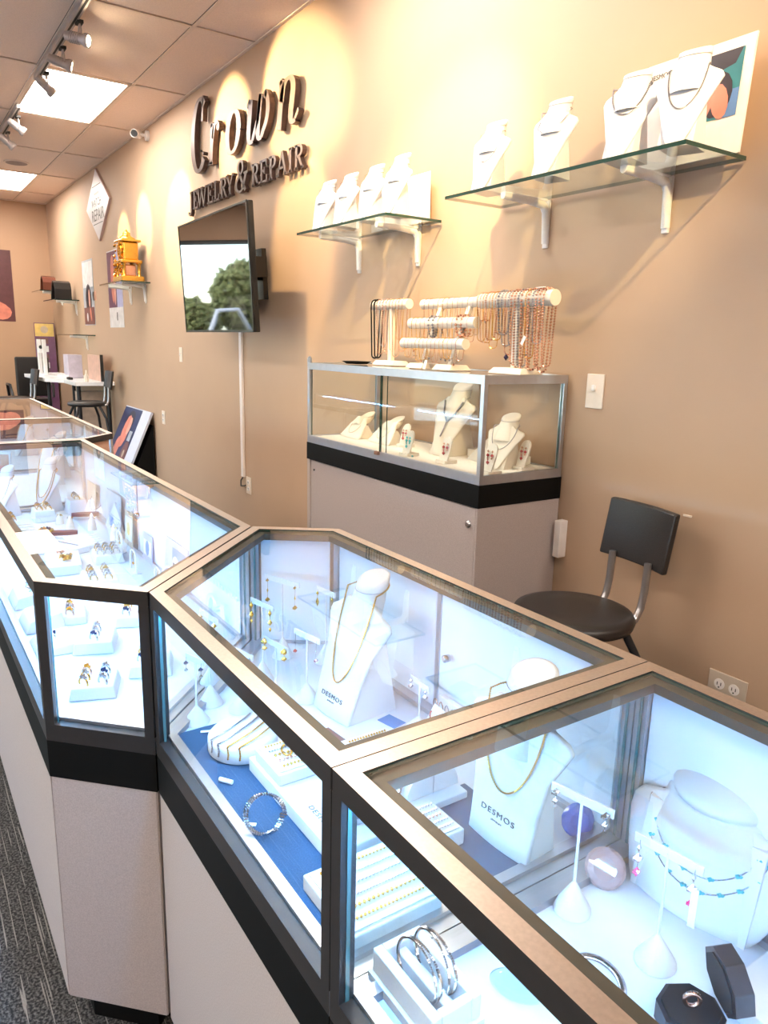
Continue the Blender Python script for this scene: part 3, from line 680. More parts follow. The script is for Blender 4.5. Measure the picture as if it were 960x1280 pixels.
# curved leather stands
def arch_stand(label, loc, m, s):
    t = thing('curved_stand', label, 'display stand', loc, PI / 2)
    pts = [(0, -.09, 0), (0, -.095, .10), (0, -.06, .16), (0, .0, .18), (0, .06, .15), (0, .10, .08), (0, .13, 0)]
    P = [Vector(p) * s for p in pts]; w = .075 * s; th = .012 * s; vs = []
    for p in P:
        for dx in (-w, w): vs.append((dx, p.y, p.z))
    c = Vector((0, .01, .05)) * s
    for p in P:
        q = p + (c - p).normalized() * th
        for dx in (-w, w): vs.append((dx, q.y, max(0, q.z)))
    n = len(P); fs = []
    for i in range(n - 1):
        a = 2 * i; o = 2 * n + a; fs += [(a, a + 2, a + 3, a + 1), (o, o + 1, o + 3, o + 2), (a, o, o + 2, a + 2), (a + 1, a + 3, o + 3, o + 1)]
    fs += [(0, 1, 2 * n + 1, 2 * n), (2 * n - 2, 4 * n - 2, 4 * n - 1, 2 * n - 1)]
    MB().add(vs, fs, 0, False).build('band', m, t); bx(-w, w, -.10 * s, .13 * s, 0, .012).build('foot', m, t)
arch_stand('black curved watch stand on the lower small shelf', (-9.95, 1.90, 1.8155), M_leather, 1.25)
arch_stand('brown curved watch stand on the shelf nearest the end wall', (-10.75, 1.90, 1.9555), mat('brown_leather', (.13, .035, .02), .3, coat=.3), 1.05)

# ------------------------------------------------------------------ showcases
TZ, DK = .970, .690
M_peach = mat('peach_laminate', (.66, .40, .28), .5)
def inset(poly, d):
    n = len(poly); out = []
    ds = d if isinstance(d, (list, tuple)) else [d] * n
    for i in range(n):
        p0, p1, p2 = Vector(poly[i - 1]), Vector(poly[i]), Vector(poly[(i + 1) % n])
        a = (p1 - p0).normalized(); b = (p2 - p1).normalized(); na = Vector((-a.y, a.x)); nb = Vector((-b.y, b.x))
        q0 = p1 + na * ds[i - 1]; q1 = p1 + nb * ds[i]; den = a.x * b.y - a.y * b.x
        t = ((q1 - q0).x * b.y - (q1 - q0).y * b.x) / den; out.append(tuple(q0 + a * t))
    return out
def rails(t, name, poly, d0, d1, z0, z1, m, edges=None, bevel=0.):
    A, B = inset(poly, d0), inset(poly, d1); n = len(poly)
    for i in range(n):
        if edges is not None and i not in edges: continue
        j = (i + 1) % n
        MB().prism([A[i], A[j], B[j], B[i]], z0, z1, side=1).build(name, m if isinstance(m, list) else [m, m], t, bevel)
def showcase(label, poly, kinds, name='display_case', vis=True, ztop=TZ, zdeck=DK, zband=.588, zbot=.094, metal=None, led=(), lam=None, group=None):
    """kinds per edge: glass | doors | panel"""
    metal = metal or M_alu
    poly = inset(poly, .0004); n = len(poly); cx = sum(p[0] for p in poly) / n; cy = sum(p[1] for p in poly) / n
    t = thing(name, label, 'display case', (cx, cy, 0), group=group); P = [(x - cx, y - cy) for x, y in poly]
    lam = lam or M_lam; zf = zdeck - .027
    MB().prism(inset(P, .05), 0, zbot).build('plinth', M_black, t)
    MB().prism(inset(P, .006), zbot + .002, zband).build('cabinet_core', M_dark, t)
    I = inset(P, .0012)
    for i in range(n):
        a, b = Vector(I[i]), Vector(I[(i + 1) % n]); d = (b - a).normalized()
        MB().slab(a + d * .002, b - d * .002, zbot, zband - .001, .010, off=.005).build('base_panel', lam, t)
    MB().prism(P, zband, zf - .001).build('band', M_black, t)
    MB().prism(inset(P, .004), zf, zdeck).build('deck', M_deck, t)
    outer = [i for i in range(n) if poly[i][1] < .40 and poly[(i + 1) % n][1] < .40]     # customer side rails carry a dark floor reflection in their colour, the rest bright
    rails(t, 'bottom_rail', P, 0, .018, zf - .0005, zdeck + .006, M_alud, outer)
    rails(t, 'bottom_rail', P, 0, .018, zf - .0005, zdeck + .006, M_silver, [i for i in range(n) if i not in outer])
    rails(t, 'glass_channel', P, .0185, .034, zdeck + .0003, zdeck + .012, M_silver, [i for i in range(n) if kinds[i] == 'glass'])
    rails(t, 'top_rail', P, 0, .022, ztop - .026, ztop, [metal, M_alud], bevel=.0012)  # rail sides darkened by colour to read as reflecting the floor
    rails(t, 'ledge', P, .0225, .040, ztop - .020, ztop - .007, M_ledge)
    MB().prism(inset(P, .0225), ztop - .0065, ztop - .0015, side=1).build('glass_top', [G_case, M_shelfedge], t)
    for i in range(n):      # corner posts follow the corner angle
        p0, p1, p2 = Vector(P[i - 1]), Vector(P[i]), Vector(P[(i + 1) % n]); u = (p0 - p1).normalized(); v = (p2 - p1).normalized(); s_ = .019
        q = [p1, p1 + v * s_, p1 + v * s_ + u * s_ if abs(u.dot(v)) < .3 else p1 + (u + v).normalized() * s_ * 1.25, p1 + u * s_]
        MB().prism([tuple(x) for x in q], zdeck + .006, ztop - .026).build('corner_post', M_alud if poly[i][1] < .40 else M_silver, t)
    for i in range(n):
        a, b = Vector(P[i]), Vector(P[(i + 1) % n]); d = (b - a).normalized(); a2, b2 = a + d * .020, b - d * .020
        if kinds[i] == 'glass':
            MB().slab(a2, b2, zdeck + .004, ztop - .024, .005, 0, 1, off=.010).build('glass_pane', [G_side, M_edge], t)
        elif kinds[i] == 'peach':
            MB().slab(a2, b2, zdeck + .004, ztop - .024, .005, off=.010).build('end_panel', M_peach, t)
        elif kinds[i] == 'panel':
            MB().slab(a2, b2, zdeck + .004, ztop - .024, .005, off=.010).build('end_panel', M_doorw, t)
        else:
            mid = (a2 + b2) / 2
            MB().slab(a2, mid + d * .015, zdeck + .008, ztop - .030, .005, off=.020).build('sliding_door', M_doorw, t)
            MB().slab(mid - d * .015, b2, zdeck + .008, ztop - .030, .005, off=.008).build('sliding_door', M_doorw, t)
            MB().slab(mid + d * .006, mid + d * .017, zdeck + .008, ztop - .030, .008, off=.0215).build('door_edge', M_silver, t)
            MB().slab(a2, b2, zdeck + .0005, zdeck + .010, .030, off=.016).build('door_track', M_silver, t)
            k = MB().lathe([(.007, 0), (.007, .012), (.004, .014)], seg=12); k.build('door_lock', M_silv, t, loc=(mid.x + .03, mid.y - .045 * 0 - .030, (zdeck + ztop) / 2)).rotation_euler = (PI / 2, 0, 0)
    Li = inset(P, .046)
    led = [i for i in led if isinstance(i, int)]
    for i in led:
        j = (i + 1) % n; a, b = Vector(P[i]), Vector(P[j]); d = (b - a).normalized()
        MB().slab(a + d * .035, b - d * .035, ztop - .0275, ztop - .0205, .010, off=.031).build('led_strip', M_led, t)
    return t
showcase('nearest display case at the right, its glass top running out of the picture', [(-.581, .336), (1.25, .336), (1.25, .842), (-.581, .842)], ['glass', 'glass', 'doors', 'glass'], led=(0,))
showcase('middle display case with the blue mat, between the angled corner and the nearest case', [(-1.2045, .336), (-.582, .336), (-.582, .842), (-1.43, .842), (-1.546, .677)], ['glass', 'glass', 'doors', 'panel', 'glass'], led=(0,))
showcase('long display case behind the angled corner window, running to the left', [(-3.262, .18), (-1.360, .18), (-1.2055, .334), (-1.549, .674), (-3.262, .674)], ['glass', 'glass', 'glass', 'doors', 'glass'], led=(0, 1))
showcase('far display case with peach back panel beyond the long case', [(-4.19, .20), (-3.270, .20), (-3.270, .674), (-3.425, .829), (-4.19, .829)], ['glass', 'glass', 'peach', 'doors', 'glass'], led=(0,), lam=M_peach)
showcase('farthest display case below the black office chair', [(-5.57, .20), (-4.195, .20), (-4.195, .829), (-5.57, .829)], ['glass', 'glass', 'doors', 'glass'], led=(0,))

# ---- wall display cabinet
WX0, WX1, WY0, WY1, WT, WD = -3.11, -1.866, 1.648, 2.045, 1.298, .955
wc = thing('wall_cabinet', 'glass topped display cabinet against the wall with sliding glass doors', 'cabinet', ((WX0 + WX1) / 2, (WY0 + WY1) / 2, 0))
hx, hy = (WX1 - WX0) / 2, (WY1 - WY0) / 2; P = [(-hx, -hy), (hx, -hy), (hx, hy), (-hx, hy)]
MB().prism(inset(P, .03), 0, .09).build('plinth', M_black, wc)
MB().prism(inset(P, .012), .09, .846).build('cabinet_core', M_lam, wc)
bx(hx - .010, hx, -hy, hy, .09, .846).build('end_panel', M_lam, wc); bx(-hx, -hx + .025, -hy, hy, .09, .846).build('end_panel', M_lam, wc)
bx(-hx + .028, -.0, -hy + .006, -hy + .0115, .10, .843).build('sliding_door', M_lam, wc); d = bx(-.05, hx - .012, -hy, -hy + .0055, .10, .843).build('sliding_door', M_lam, wc)
MB().lathe([(.014, 0), (.014, .006), (.008, .009)], seg=16).xf(Matrix.Translation((hx - .044, -hy, .783)) @ Matrix.Rotation(PI / 2, 4, 'X')).build('lock', M_silv, d)
MB().lathe([(.005, 0), (.005, .003)], seg=10).xf(Matrix.Translation((-hx + .06, -hy + .006, .80)) @ Matrix.Rotation(PI / 2, 4, 'X')).build('screw', M_dark, wc)
MB().prism(inset(P, -.002), .847, .927).build('band', M_black, wc)
MB().prism(inset(P, .004), .928, WD).build('deck', mat('cream_deck', (.86, .80, .70), .5), wc)
rails(wc, 'bottom_rail', P, 0, .016, .9275, WD + .004, M_silver, bevel=.001); rails(wc, 'top_rail', P, 0, .020, WT - .030, WT, M_silver, bevel=.001)
for x, y in ((-hx, -hy), (hx - .018, -hy), (hx - .018, hy - .018), (-hx, hy - .018)): bx(x, x + .018, y, y + .018, WD + .004, WT - .03).build('corner_post', M_silver, wc, .001)
MB().prism(inset(P, .0205), WT - .008, WT - .002, side=1).build('glass_top', [G_case, M_edge], wc)
MB().slab((hx, -hy + .02), (hx, hy - .02), WD + .004, WT - .03, .005, 0, 1, off=.009).build('glass_pane', [G_case, M_edge], wc)
MB().slab((-hx, hy - .02), (-hx, -hy + .02), WD + .004, WT - .03, .005, 0, 1, off=.009).build('glass_pane', [G_case, M_edge], wc)
MB().slab((-hx + .02, -hy), (.03, -hy), WD + .004, WT - .03, .005, 0, 1, off=.014).build('glass_door', [G_case, M_shelfedge], wc)
MB().slab((.0, -hy), (hx - .02, -hy), WD + .004, WT - .03, .005, 0, 1, off=.005).build('glass_door', [G_case, M_shelfedge], wc)
bx(-.003, .002, -hy + .001, -hy + .010, WD + .002, WT - .03).build('door_edge', M_shelfedge, wc)
bx(-.02, .005, -hy - .012, -hy, WD - .006, WD + .008).build('door_lock', M_rose, wc)
bx(-hx + .02, hx - .02, -hy + .002, -hy + .012, WD + .0005, WD + .006).build('door_track', M_silver, wc)
for i in range(3): bx(-hx - .001 + i * .010, -hx + .006 + i * .010, -hy + .0, -hy + .01, WT, WT + .022 + .006 * (i == 1)).build('clip', M_silver, wc)

# black tray on the cabinet top
t = thing('tray', 'small black tray at the left end of the cabinet top', 'tray', (-2.92, 1.80, WT + .001)); MB().lathe([(.045, 0), (.062, .010), (.066, .012), (.060, .010), (.044, .003)], seg=24, sx=1.15).build('dish', M_black, t)

# ---- T bar stands on the cabinet
def bar_stand(label, bars, posts, bases, loc):
    t = thing('bar_stand', label, 'jewelry stand', loc)
    for x0, x1, y, z, r in bars:
        MB().tube([(x0, y, z), (x1, y, z)], r, 20).build('bar', M_cream, t, .002)
    for x, y0, y1, z1, w_ in posts:
        MB().add([(x - w_, y0, .016), (x + w_, y0, .016), (x + w_, y0 + .02, .016), (x - w_, y0 + .02, .016), (x - w_, y1, z1), (x + w_, y1, z1), (x + w_, y1 + .02, z1), (x - w_, y1 + .02, z1)],
                 [(0, 3, 2, 1), (4, 5, 6, 7), (0, 1, 5, 4), (1, 2, 6, 5), (2, 3, 7, 6), (3, 0, 4, 7)]).build('post', M_cream, t, .002)
    for x, y, a, b_ in bases:
        MB().add([(x - a, y - b_, 0), (x + a, y - b_, 0), (x + a, y + b_, 0), (x - a, y + b_, 0), (x - a * .85, y - b_ * .7, .02), (x + a * .85, y - b_ * .7, .02), (x + a * .85, y + b_ * .7, .02), (x - a * .85, y + b_ * .7, .02)],
                 [(0, 3, 2, 1), (4, 5, 6, 7), (0, 1, 5, 4), (1, 2, 6, 5), (2, 3, 7, 6), (3, 0, 4, 7)]).build('base', M_cream, t, .002)
    return t
Z0 = WT + .0008
bar_stand('left cream bar stand hung with two black cords and rose chains', [(-.15, .13, .0, .262, .021)], [(.0, -.01, -.01, .25, .014)], [(0, 0, .085, .05)], (-2.79, 1.90, Z0))
bar_stand('cream three tier bar stand in the middle of the cabinet top', [(-.22, .22, .055, .257, .020), (-.22, .20, -.005, .178, .021), (-.20, .20, -.055, .098, .020)],
          [(-.09, -.045, .045, .25, .010), (.09, -.045, .045, .25, .010)], [(-.09, -.03, .055, .055), (.09, -.03, .055, .055)], (-2.36, 1.86, Z0))
bar_stand('right cream bar stand packed with heavy chains', [(-.20, .17, 0, .255, .0265)], [(.0, -.01, -.01, .24, .014)], [(0, 0, .085, .055)], (-1.955, 1.865, Z0))
ORD = ['first', 'second', 'third', 'fourth', 'fifth', 'sixth', 'seventh', 'eighth', 'ninth', 'tenth', 'eleventh', 'twelfth', 'thirteenth', 'fourteenth', 'fifteenth', 'sixteenth', 'seventeenth', 'eighteenth', 'nineteenth', 'twentieth', 'twenty-first', 'twenty-second']
def hang(x, y, z, R, L, r, m, label, group, style='chain', pendant=None, name='necklace', spread=.012, dx=0.):
    """closed loop over a bar whose axis runs along x"""
    r *= 1.55; R2 = R + r * 1.15; pts = []
    for i in range(9): a = PI * i / 8; pts.append((0, -R2 * math.cos(a), R2 * math.sin(a)))          # over the bar front to back
    pts = pts[::1]
    n = 14; w0 = R2
    for i in range(1, n): k = i / n; pts.append((dx * k, R2 - (R2 * .35) * k, -(L - spread * 1.2) * k))
    wb = R2 * .65
    for i in range(9): a = PI * i / 8; pts.append((dx, wb * math.cos(a), -(L - spread * 1.2) - spread * 1.2 * math.sin(a)))
    for i in range(1, n): k = 1 - i / n; pts.append((dx * k, -(R2 - (R2 * .35) * k), -(L - spread * 1.2) * k))
    pts.append(pts[0]); mb = MB(); mm = [m]
    if style == 'chain': mb.chain(pts, r, r * 2.0, 1.05)
    elif style == 'link': mb.chain(pts, r, r * 2.6, 1.5)
    else: mb.tube(pts[:-1], r, 6, closed=True)
    if pendant:
        pm, ps = pendant; q = (dx, -wb * .5, -L - ps); mb.octa(q, ps, (0, 0, 1), 1.4, 1); mm.append(pm)
    return one(name, mb, mm, label, 'necklace', (x, y, z), group=group)
G1 = 'necklaces on the left bar stand'
spec = [(M_black, .0022, .235, 'cord'), (M_black, .0022, .233, 'cord'), (M_rose, .0022, .215, 'chain'), (M_dsilv, .0024, .18, 'chain'), (M_rose, .0026, .205, 'chain'), (M_rose, .0022, .22, 'chain'),
        (M_gold, .0014, .20, 'chain'), (M_rose, .0018, .225, 'chain'), (M_gold, .0014, .15, 'chain'), (M_rose, .0022, .20, 'chain'), (M_gold, .0012, .19, 'chain')]
nm = ['black cord at the far left end of the left bar stand', 'second black cord, next to the leftmost one', 'rose bead strand right beside the black cords', 'dark grey chain among the rose strands on the left bar', 'thick rose bead strand fifth along the left bar',
      'rose bead strand sixth along the left bar', 'thin gold chain in front of the left post', 'brownish rose chain right of the left post', 'short gold chain eighth gap on the left bar', 'rose chain near the right end of the left bar', 'thin gold chain at the right end of the left bar']
for i, (m, r, L, st) in enumerate(spec):
    hang(-2.79 - .138 + i * .0245 + (.004 if i < 2 else 0), 1.90, Z0 + .262, .021, L, r, m, nm[i], G1, 'tube' if st == 'cord' else 'chain')
random.seed(11)
for nb, (by, bz, R, x0, x1, n, Lr, tier) in enumerate(((1.915, .257, .020, -2.56, -2.16, 13, (.10, .17), 'top'), (1.855, .178, .021, -2.56, -2.18, 13, (.06, .11), 'middle'), (1.805, .098, .020, -2.54, -2.18, 14, (.045, .075), 'bottom'))):
    for i in range(n):
        x = x0 + (x1 - x0) * (i + .5) / n; m = random.choice([M_gold, M_gold, M_rose, M_rose, M_silv]); r = random.choice([.0010, .0012, .0016])
        pd = (random.choice([M_silv, M_rose, M_dsilv, M_gold]), .0045) if random.random() < .4 else None; L = random.uniform(*Lr)
        if tier == 'middle' and i in (4, 5): m, r, L, pd = M_dsilv, .0036, .055 + .01 * (i - 4), None
        if tier == 'middle' and i in (10, 11): m, r, L, pd = M_rose, .0042, .05, None
        if tier == 'top' and i > 10: m, r, L = M_rose, .0028, .07
        cn = {M_gold.name: 'gold', M_rose.name: 'rose gold', M_silv.name: 'silver', M_dsilv.name: 'dark grey'}[m.name]
        wt = 'thick' if r > .002 else 'thin'
        hang(x, by, Z0 + bz, R, L, r, m, '%s %s %s, %s from left on the %s tier of the stand' % (wt, cn, 'bracelet' if r > .002 else 'chain', ORD[i], tier), 'chains on the three tier stand', pendant=pd, spread=.008)
G3 = 'necklaces on the right bar stand'
spec = [(M_gold, .0014, .145, None), (M_rose, .0016, .15, None), (M_gold, .0016, .15, None), (M_rose, .0026, .14, None), (M_gold, .0014, .17, None), (M_gold, .0020, .14, None), (M_rose, .0020, .12, None), (M_dsilv, .0036, .12, None), (M_dsilv, .0024, .16, None),
        (M_rose, .0022, .19, (M_navy, .009)), (M_dsilv, .0022, .16, None), (M_rose, .0032, .225, None), (M_rose, .0030, .235, None), (M_dsilv, .0030, .23, None), (M_rose, .0036, .24, None), (M_gold, .0022, .20, None), (M_rose, .0036, .238, None), (M_dsilv, .0024, .15, None), (M_rose, .0030, .232, None), (M_rose, .0034, .244, None), (M_rose, .0028, .225, None)]
for i, (m, r, L, pd) in enumerate(spec):
    cn = {M_gold.name: 'gold', M_rose.name: 'rose gold', M_dsilv.name: 'grey'}[m.name]
    hang(-2.145 + i * .0168, 1.865, Z0 + .255, .0265, L, r, m, '%s %s necklace%s, %s from left on the right bar stand' % ('heavy' if L > .2 else 'fine' if r < .0018 else 'medium', cn, ' with dark pendant' if pd else '', ORD[i]), G3, pendant=pd)
t = thing('price_tag', 'white paper price tag hanging among the heavy right hand chains', 'tag', (-1.875, 1.818, Z0 + .115), 0); bx(-.006, .006, -.0005, .0005, -.016, .016).build('paper', M_bracket, t).rotation_euler = (0, .5, 0)
t = thing('price_tag', 'white tag standing in front of the three tier stand base', 'tag', (-2.36, 1.765, Z0), 0); bx(-.008, .008, -.0005, .0005, 0, .035).build('paper', M_bracket, t).rotation_euler = (-.2, .1, 0)
t = thing('price_tag', 'pale tag clipped on top of the right bar stand near its end', 'tag', (-1.835, 1.845, Z0 + .287), 0); bx(-.018, .018, -.006, .006, 0, .002).build('paper', M_bracket, t)

# ---- things inside the wall cabinet
ZW = WD + .0008
def ear_stand(label, loc, gem, rz=0., h=.10, lab2='', m=None):
    t = thing('earring_stand', label, 'jewelry stand', loc, rz)
    vs = []; n = 10; out = [(-.022, 0), (.022, 0), (.027, .55 * h)] + [(.027 * math.cos(PI * i / n), .72 * h + .028 * math.sin(PI * i / n)) for i in range(n + 1)] + [(-.027, .55 * h)]
    a = MB().prism(out, 0, .006).xf(Matrix.Rotation(PI / 2, 4, 'X')); a.v = [(x, y + z * .28 - .015, z) for x, y, z in a.v]; a.build('panel', m or M_cream, t, .001)
    bx(-.028, .028, -.03, .03, 0, .012).build('foot', m or M_cream, t, .001)
    e = MB()
    for sx in (-1, 1):
        for j, (z, r) in enumerate(((.72, .0045), (.60, .006), (.52, .004))): e.octa((sx * .011 + (.002 * j), z * h * .28 - .026, z * h), r, (0, 0, 1), 1.2, j % 2)
    one('earrings', e, [M_rose if gem is not M_turq else M_turq, gem], lab2, 'earrings', loc, rz)
    e2 = MB(); e2.octa((0, .4 * h * .28 - .027, .38 * h), .006, (0, 0, 1), 1.3); e2.octa((0, .4 * h * .28 - .027, .48 * h), .003, (0, 0, 1), 1.3)
    one('pendant', e2, gem, 'pendant under the earrings, ' + lab2, 'pendant', loc, rz)
def low_bust(label, loc, rz, lab2):
    b = make_bust(label, loc, .20, .105, .09, 'low', rz, M_cream, .012, neck=.20, depth=.11)
    necklace(b, lab2, .045, .060, .022, .0012, M_rose)
low_bust('low cream necklace form at the left end inside the wall cabinet', (-2.985, 1.79, ZW), -.1, 'thin chain on the leftmost low form in the wall cabinet')
low_bust('low cream necklace form behind the door edge in the wall cabinet', (-2.755, 1.80, ZW), -.1, 'gold chain on the low form behind the door edge')
ear_stand('cream earring stand just right of the cabinet door edge', (-2.60, 1.86, ZW), M_red, lab2='red stone earrings right of the cabinet door edge')
ear_stand('cream earring stand in front of the tall cabinet bust', (-2.385, 1.725, ZW), M_turq, lab2='teal earrings in front of the tall cabinet bust')
bt = make_bust('tall cream bust with dark lariat necklace inside the wall cabinet', (-2.335, 1.825, ZW), .21, .280, .12, 'point', .15, M_cream, .02)
def lariat(mb, p):
    W, H, l, cu = bt['W'], bt['H'], bt['lean'], bt['curve']
    f = lambda x, z: (x, bust_front(x, z, W, H, l, cu) - .006, z)
    mb.tube([f(-.048, .215), f(-.03, .17), f(0, .135), f(.03, .165), f(.05, .215)], .0038, 6, mi=1); mb.tube([f(0, .135), f(-.004, .10), f(-.010, .075)], .003, 6, mi=1); return [M_dsilv]
necklace(bt, 'dark lariat necklace on the tall bust inside the wall cabinet', .055, .225, .17, .0010, M_dsilv, extra=lariat)
ear_stand('cream earring stand in the middle of the right cabinet door', (-2.17, 1.745, ZW), M_red, lab2='red cluster earrings in the middle of the right cabinet door')
low_bust('low cream form with a tag between the tall bust and the cabinet corner', (-2.12, 1.865, ZW), -.1, 'thin chain on the low form by the cabinet corner')
t = thing('price_tag', 'upright white tag on the low form by the cabinet corner', 'tag', (-2.035, 1.80, ZW + .075), -.3); bx(-.008, .008, -.0005, .0005, 0, .05).build('paper', M_bracket, t)
bb = make_bust('cream bust behind the front corner post of the wall cabinet', (-1.985, 1.81, ZW), .16, .185, .08, 'point', .2, M_cream, .02, neck=.24)
necklace(bb, 'dark cord necklace on the bust behind the cabinet corner post', .052, .150, .07, .0013, M_dsilv, kind='tube')
ear_stand('cream earring stand just right of the cabinet corner post', (-1.905, 1.73, ZW), M_red, lab2='mixed stone earrings right of the cabinet corner post', h=.11)
ear_stand('cream earring stand alone at the right end of the wall cabinet', (-1.925, 1.91, ZW), M_red, -.1, lab2='dark red earrings alone at the right end of the cabinet', h=.11)
t = thing('riser', 'cream riser board under the right hand cabinet displays', 'riser', (-2.12, 1.975, ZW)); bx(-.16, .12, -.035, .045, 0, .03).build('block', M_cream, t, .002)
t = thing('ring_dish', 'tiny green stone ring on the cabinet floor by the teal earrings', 'ring', (-2.335, 1.705, ZW)); MB().octa((0, 0, .005), .005, (1, 0, 0), 1.6).build('stone', M_turq, t)

# ------------------------------------------------------------------ counter stool by the wall
def stool(label, loc, rz, seat, group=None, rad=.186):
    t = thing('bar_stool', label, 'chair', loc, rz)
    MB().lathe([(rad * .85, seat - .038), (rad * .97, seat - .030), (rad, seat - .012), (rad * .96, seat + .002), (rad * .82, seat + .010), (rad * .4, seat + .012), (.002, seat + .012)], seg=40).build('seat', M_leather, t)
    for k, (a, dx) in enumerate(((-1, -1), (1, -1), (-1, 1), (1, 1))):
        MB().tube([(a * rad * .62, dx * rad * .55, seat - .038), (a * rad * .88, dx * rad * .80, seat - .16), (a * rad * 1.15, dx * rad * 1.15, .008)], .0125, 10).build('leg', M_tubeb, t)
    MB().tube([(rad * .98 * math.cos(a), rad * .98 * math.sin(a), .26) for a in [2 * PI * i / 24 for i in range(24)]], .009, 8, closed=True).build('foot_ring', M_tubeb, t)
    for s_ in (-1, 1):
        MB().tube([(s_ * .078, rad * .70, seat - .030), (s_ * .078, rad * .96, seat - .028), (s_ * .078, rad * 1.06, seat + .01), (s_ * .078, rad * 1.10, seat + .06), (s_ * .078, rad * 1.12, seat + .15)], .0115, 10).build('back_post', M_chrome, t)
    n = 10; vs = []
    for s2 in (0, 1):
        for z in (seat + .13, seat + .315):
            for i in range(n + 1):
                x = -.14 + .28 * i / n; vs.append((x, rad * 1.13 + .022 * s2 + .012 - .018 * (2 * x / .28) ** 2 + .16 * (z - seat - .13), z))
    m = n + 1; fs = []
    for i in range(n): fs += [(i, i + 1, m + i + 1, m + i), (2 * m + i, 3 * m + i, 3 * m + i + 1, 2 * m + i + 1), (i, 2 * m + i, 2 * m + i + 1, i + 1), (m + i, m + i + 1, 3 * m + i + 1, 3 * m + i)]
    fs += [(0, m, 3 * m, 2 * m), (n, 2 * m + n, 3 * m + n, m + n)]
    MB().add(vs, fs, 0, False).build('backrest', M_leather, t, .006)
    return t
stool('black round seated stool with grey back posts beside the wall cabinet', (-1.450, 1.690, 0), -.16, .605)
stool('black stool with upright back at the right end of the work desk', (-8.02, 1.70, 0), 0, .735)
stool('dark stool half hidden under the left part of the work desk', (-9.3, 1.20, 0), .1, .70)

# ------------------------------------------------------------------ far desk corner
t = thing('work_desk', 'white topped tall work desk against the wall in the far corner', 'desk', (-9.1, 1.75, 0))
MB().prism([(-1.1, -.30), (.0, -.25), (.25, -.10), (.85, -.10), (.85, .30), (-1.1, .30)], .885, .925).build('desk_top', M_whiteg, t, .003)
for x, y in ((-1.0, -.22), (-.2, -.18), (.75, -.05), (.75, .25), (-1.0, .25)): MB().tube([(x, y, 0), (x, y, .885)], .022, 8).build('leg', M_tubeb, t)
bx(.30, .50, .0, .28, 0, .80).build('pedestal', pc('desk_beige', (.62, .48, .38)), t)
t = thing('card_rack', 'white H shaped rack standing on the left of the work desk', 'rack', (-9.9, 1.62, .926))
for x in (-.17, .17): bx(x - .035, x + .035, -.02, .02, 0, .42).build('upright', M_whiteg, t, .004)
bx(-.135, .135, -.01, .01, .26, .33).build('crossbar', M_whiteg, t, .002); MB().ball((.14, -.03, .33), .022).build('knob', M_dark, t); bx(-.25, .30, -.05, .25, 0, .015).build('foot', M_whiteg, t)
t = thing('file_box', 'lavender white upright box on the work desk', 'box', (-9.15, 1.80, .926)); bx(-.17, .10, -.05, .10, 0, .26).build('shell', pc('lavender_white', (.62, .58, .70)), t, .004); bx(-.20, .12, -.12, -.06, 0, .035).build('tray', M_whiteg, t)
t = thing('pin_board', 'pinkish beige screen panel on the right of the work desk', 'panel', (-8.62, 1.93, .926)); bx(-.29, .30, 0, .02, 0, .27).build('panel', pc('pink_beige', (.66, .42, .32)), t); bx(.30, .315, -.005, .025, 0, .28).build('edge', M_dark, t)
t = thing('bottle', 'small cream bottle on the right end of the desk', 'bottle', (-8.33, 1.78, .926)); MB().lathe([(.022, 0), (.024, .01), (.02, .06), (.008, .09), (.008, .12)], seg=12).build('body', M_cream, t)
t = thing('desk_tool', 'little dark tool lying on the desk front', 'tool', (-8.75, 1.70, .926)); bx(-.09, .05, -.02, .02, 0, .025).build('body', M_dark, t, .004)
t = thing('office_chair', 'black high backed office chair before the end wall', 'chair', (-10.78, 1.60, 0), -PI / 2)
bx(-.20, .20, .20, .26, .62, 1.12).build('backrest', M_leather, t, .02); bx(-.22, .22, -.22, .20, .50, .58).build('seat', M_leather, t, .02)
for s_ in (-1, 1): MB().tube([(s_ * .24, .18, .60), (s_ * .26, .1, .76), (s_ * .26, -.15, .76), (s_ * .24, -.18, .56)], .018, 8).build('armrest', M_tubeb, t)
MB().tube([(0, 0, .5), (0, 0, .08)], .03, 10).build('column', M_tubeb, t)
for k in range(5): a = 2 * PI * k / 5; MB().tube([(0, 0, .09), (.27 * math.cos(a), .27 * math.sin(a), .045)], .018, 8).build('spoke', M_tubeb, t)
bx(-.10, .10, -.26, -.20, .52, .535).build('shine_strip', M_silver, t)
t = thing('standing_banner', 'narrow photo strip banner leaning in the room corner', 'banner', (-11.28, 1.90, .0), PI / 2 - .35)
bx(-.13, .13, 0, .008, 0, 1.56).build('sheet', P_PLUM, t)
patches(t, [(P_YEL, 'yellow_head', rect(-.12, .12, 1.38, 1.55)), (P_TAN, 'badge', ell(0, 1.47, .05, .05))] + [(P_WH if i % 2 else P_BRN, 'photo', rect(-.10, .04, 1.28 - i * .11, 1.36 - i * .11)) for i in range(6)])
